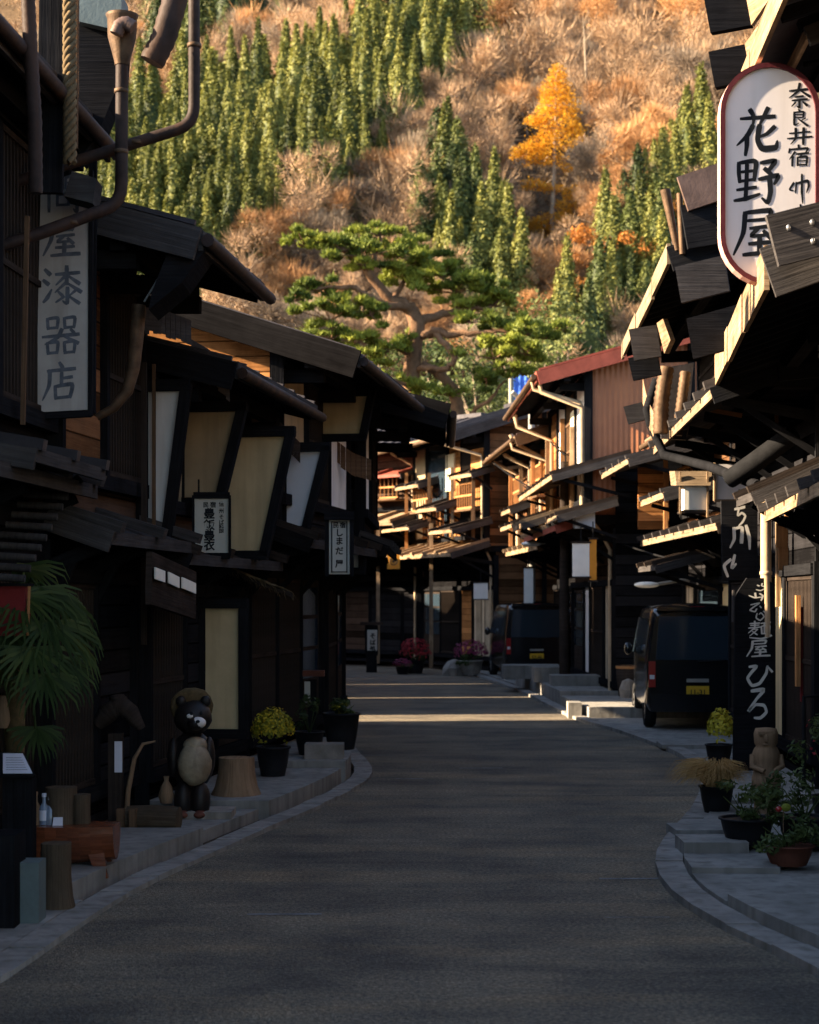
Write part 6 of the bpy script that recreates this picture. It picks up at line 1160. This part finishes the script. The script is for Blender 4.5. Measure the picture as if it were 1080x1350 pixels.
# ---------------------------------------------------------------- things along the right-hand pavement
Y = 30.8; p = Vector((gx(832, Y), Y, .2)); rt = thing('wooden_tub', 'old wooden tub with a pale rim standing on the stone step', 'tub', p); m_ = MB(); m_.lathe([(.22, 0), (.26, .3), (.27, .56), (.24, .56), (.23, .5)], p, 18); m_.build('tub', 'wood_dark', rt); m_ = MB(); m_.lathe([(.275, .0), (.28, .03), (.275, .05)], p + Vector((0, 0, .5)), 18); m_.build('hoop', 'wood_orange', rt)
p = Vector((gx(829, 30.3), 30.3, .2)); m_ = MB(); m_.lathe([(.14, 0), (.15, .15), (.10, .30), (.02, .34)], p, 8, 0, .5, smooth=False); tag(m_.build('rock', 'stone_block', loc=p), 'pale pointed rock leaning before the wooden tub', 'rock')
for px, Y, sx, sy, h, z0, lb in ((757, 28.1, .22, .5, .26, .0, 'small bright kerb block where the strip of sunlight ends'), (700, 36.2, 1.2, .8, .28, .28, 'broad stone step below the farther van'), (770, 33.2, 1.3, .7, .20, .28, 'low stone step under the red tin gable'), (722, 34.6, .6, .5, .30, .28, 'squared stone block between two broad steps'), (915, 22.2, .9, .6, .05, .03, 'flat stone slab just behind the yellow leaved pot'), (935, 13.9, .62, .45, .10, 0, 'uppermost stone step beside the ochre grass'), (938, 12.85, .48, .45, .15, 0, 'middle stone step with a worn top by the kerb'), (965, 11.9, .60, .42, .11, 0, 'lowest stone step nearest the planters')):
    p = Vector((gx(px, Y), Y, z0)); m_ = MB(); m_.box(p + Vector((0, 0, h / 2)), (sx, sy, h), rz=random.uniform(-.06, .06)); tag(m_.build('stone_step' if 'step' in lb else 'stone_block', 'stone_slab', loc=p, bevel=.015), lb, 'stone')
# carved wooden figure
Y = 14.8; p = Vector((gx(1010, Y), Y, .10)); rt = thing('carved_statue', 'weathered wooden statue with a square carved head on a post', 'statue', p); k = (1087 - 975) / F * Y
m_ = MB(); m_.lathe([(.105, 0), (.10, .28 * k), (.125, .30 * k), (.125, .42 * k), (.11, .47 * k), (.115, .60 * k), (.125, .68 * k), (.10, .76 * k), (.085, .78 * k), (.10, .82 * k), (.105, .93 * k), (.09, .99 * k), (.03, 1.0 * k)], p, 14, 0, .10); m_.build('body', 'wood_carved', rt)
m_ = MB(); h_ = p + Vector((-.015, -.09, .88 * k)); m_.blob(h_ + Vector((0, -.012, 0)), (.018, .025, .04)); m_.blob(h_ + Vector((-.04, .005, .03)), (.024, .015, .012)); m_.blob(h_ + Vector((.04, .005, .03)), (.024, .015, .012)); m_.blob(h_ + Vector((0, .0, -.05)), (.035, .015, .01)); m_.beam(h_ + Vector((-.07, .0, .05)), h_ + Vector((.07, .0, .05)), .03, .025); m_.build('face', 'wood_carved', rt)
for s_ in (-1, 1): m_ = MB(); m_.tube([p + Vector((s_ * .115, -.02, .68 * k)), p + Vector((s_ * .13, -.05, .55 * k)), p + Vector((s_ * .04, -.13, .50 * k))], [.03, .028, .022], 8); m_.build('arm', 'wood_carved', rt)
# ochre grass, yellow leaved pot, planters
Y = 15.2; p = Vector((gx(945, Y), Y, .05)); rt = pot('dark pot of arching ochre grass at the kerb', p, .15, .24, cat='grass pot', name='grass_pot'); m_ = MB(); c0 = p + Vector((0, 0, .22))
for _ in range(900):
    a = random.uniform(0, 6.28); l_ = random.uniform(.16, .36); d = Vector((math.cos(a), math.sin(a), 0)); s_ = c0 + d * random.uniform(0, .09); u_ = random.uniform(.10, .26); m_.blade([s_, s_ + d * l_ * .35 + Vector((-.02, 0, u_)), s_ + d * l_ * .75 + Vector((-.05, 0, u_ * .9)), s_ + d * l_ + Vector((-.07, 0, u_ * .35))], .007)
m_.build('grass', 'grass_dry', rt)
Y = 19.2; p = Vector((gx(948, Y), Y, .10)); rt = pot('black pot with upright yellow green foliage at the foot of the black board', p, .15, .22); dome(rt, p + Vector((.02, 0, .36)), (.15, .15, .26), 420, .055, 'leaf_yellow', 'foliage')
pot('low dark planter of glossy leaves nearest the stone steps', Vector((gx(985, 12.9), 12.9, .10)), .20, .20, leaves=[('foliage', 'leaf_bush', (.30, .28, .20), 620, .06, .12, 10)])
pot('red brown planter of dark leaves at the pavement corner', Vector((gx(1040, 11.9), 11.9, .10)), .17, .14, 'pot_red', leaves=[('foliage', 'leaf_bush', (.30, .28, .16), 620, .055, .09, 10)])
pot('dark planter with trailing leaves behind the red brown planter', Vector((gx(1062, 12.8), 12.8, .10)), .20, .22, leaves=[('foliage', 'leaf_bush', (.28, .28, .24), 520, .055, .16, 10)])
rt = pot('tall shrub in a dark pot with a few red blooms beside the statue', Vector((gx(1100, 13.9), 13.9, .10)), .18, .25, leaves=[('foliage', 'leaf_bush', (.26, .26, .36), 560, .06, .30, 10)]); dome(rt, Vector((gx(1095, 13.9), 13.9, .72)), (.24, .24, .34), 26, .04, 'petal_red', 'blossom')
p = Vector((gx(1033, 12.2), 12.2, .28)); rt = thing('pinwheel', 'tiny green and red pinwheel stuck among the dark planters', 'pinwheel', p); m_ = MB(); m_.tube([p, p + Vector((0, 0, .17))], .004, 5); m_.build('stick', 'wood_pale', rt); m_ = MB(); m_.blob(p + Vector((.02, 0, .18)), (.035, .02, .03)); m_.build('green_vane', 'needle_pine', rt); m_ = MB(); m_.blob(p + Vector((-.035, -.01, .17)), (.024, .015, .02)); m_.build('red_vane', 'lamp_red', rt)
Y = 16.6; rt = thing('handrail', 'thin dark metal handrail before the brown door', 'railing', (gx(1062, Y), Y, .1)); m_ = MB(); m_.tube([(gx(1060, Y), Y, .1), (gx(1060, Y), Y, 1.0), (gx(1110, Y), Y, 1.03)], .02, 8); m_.build('rail', 'iron_black', rt); bar('rail_post', 'iron_black', rt, (gx(1100, Y), Y, .1), (gx(1100, Y), Y, 1.0), .03, .03)
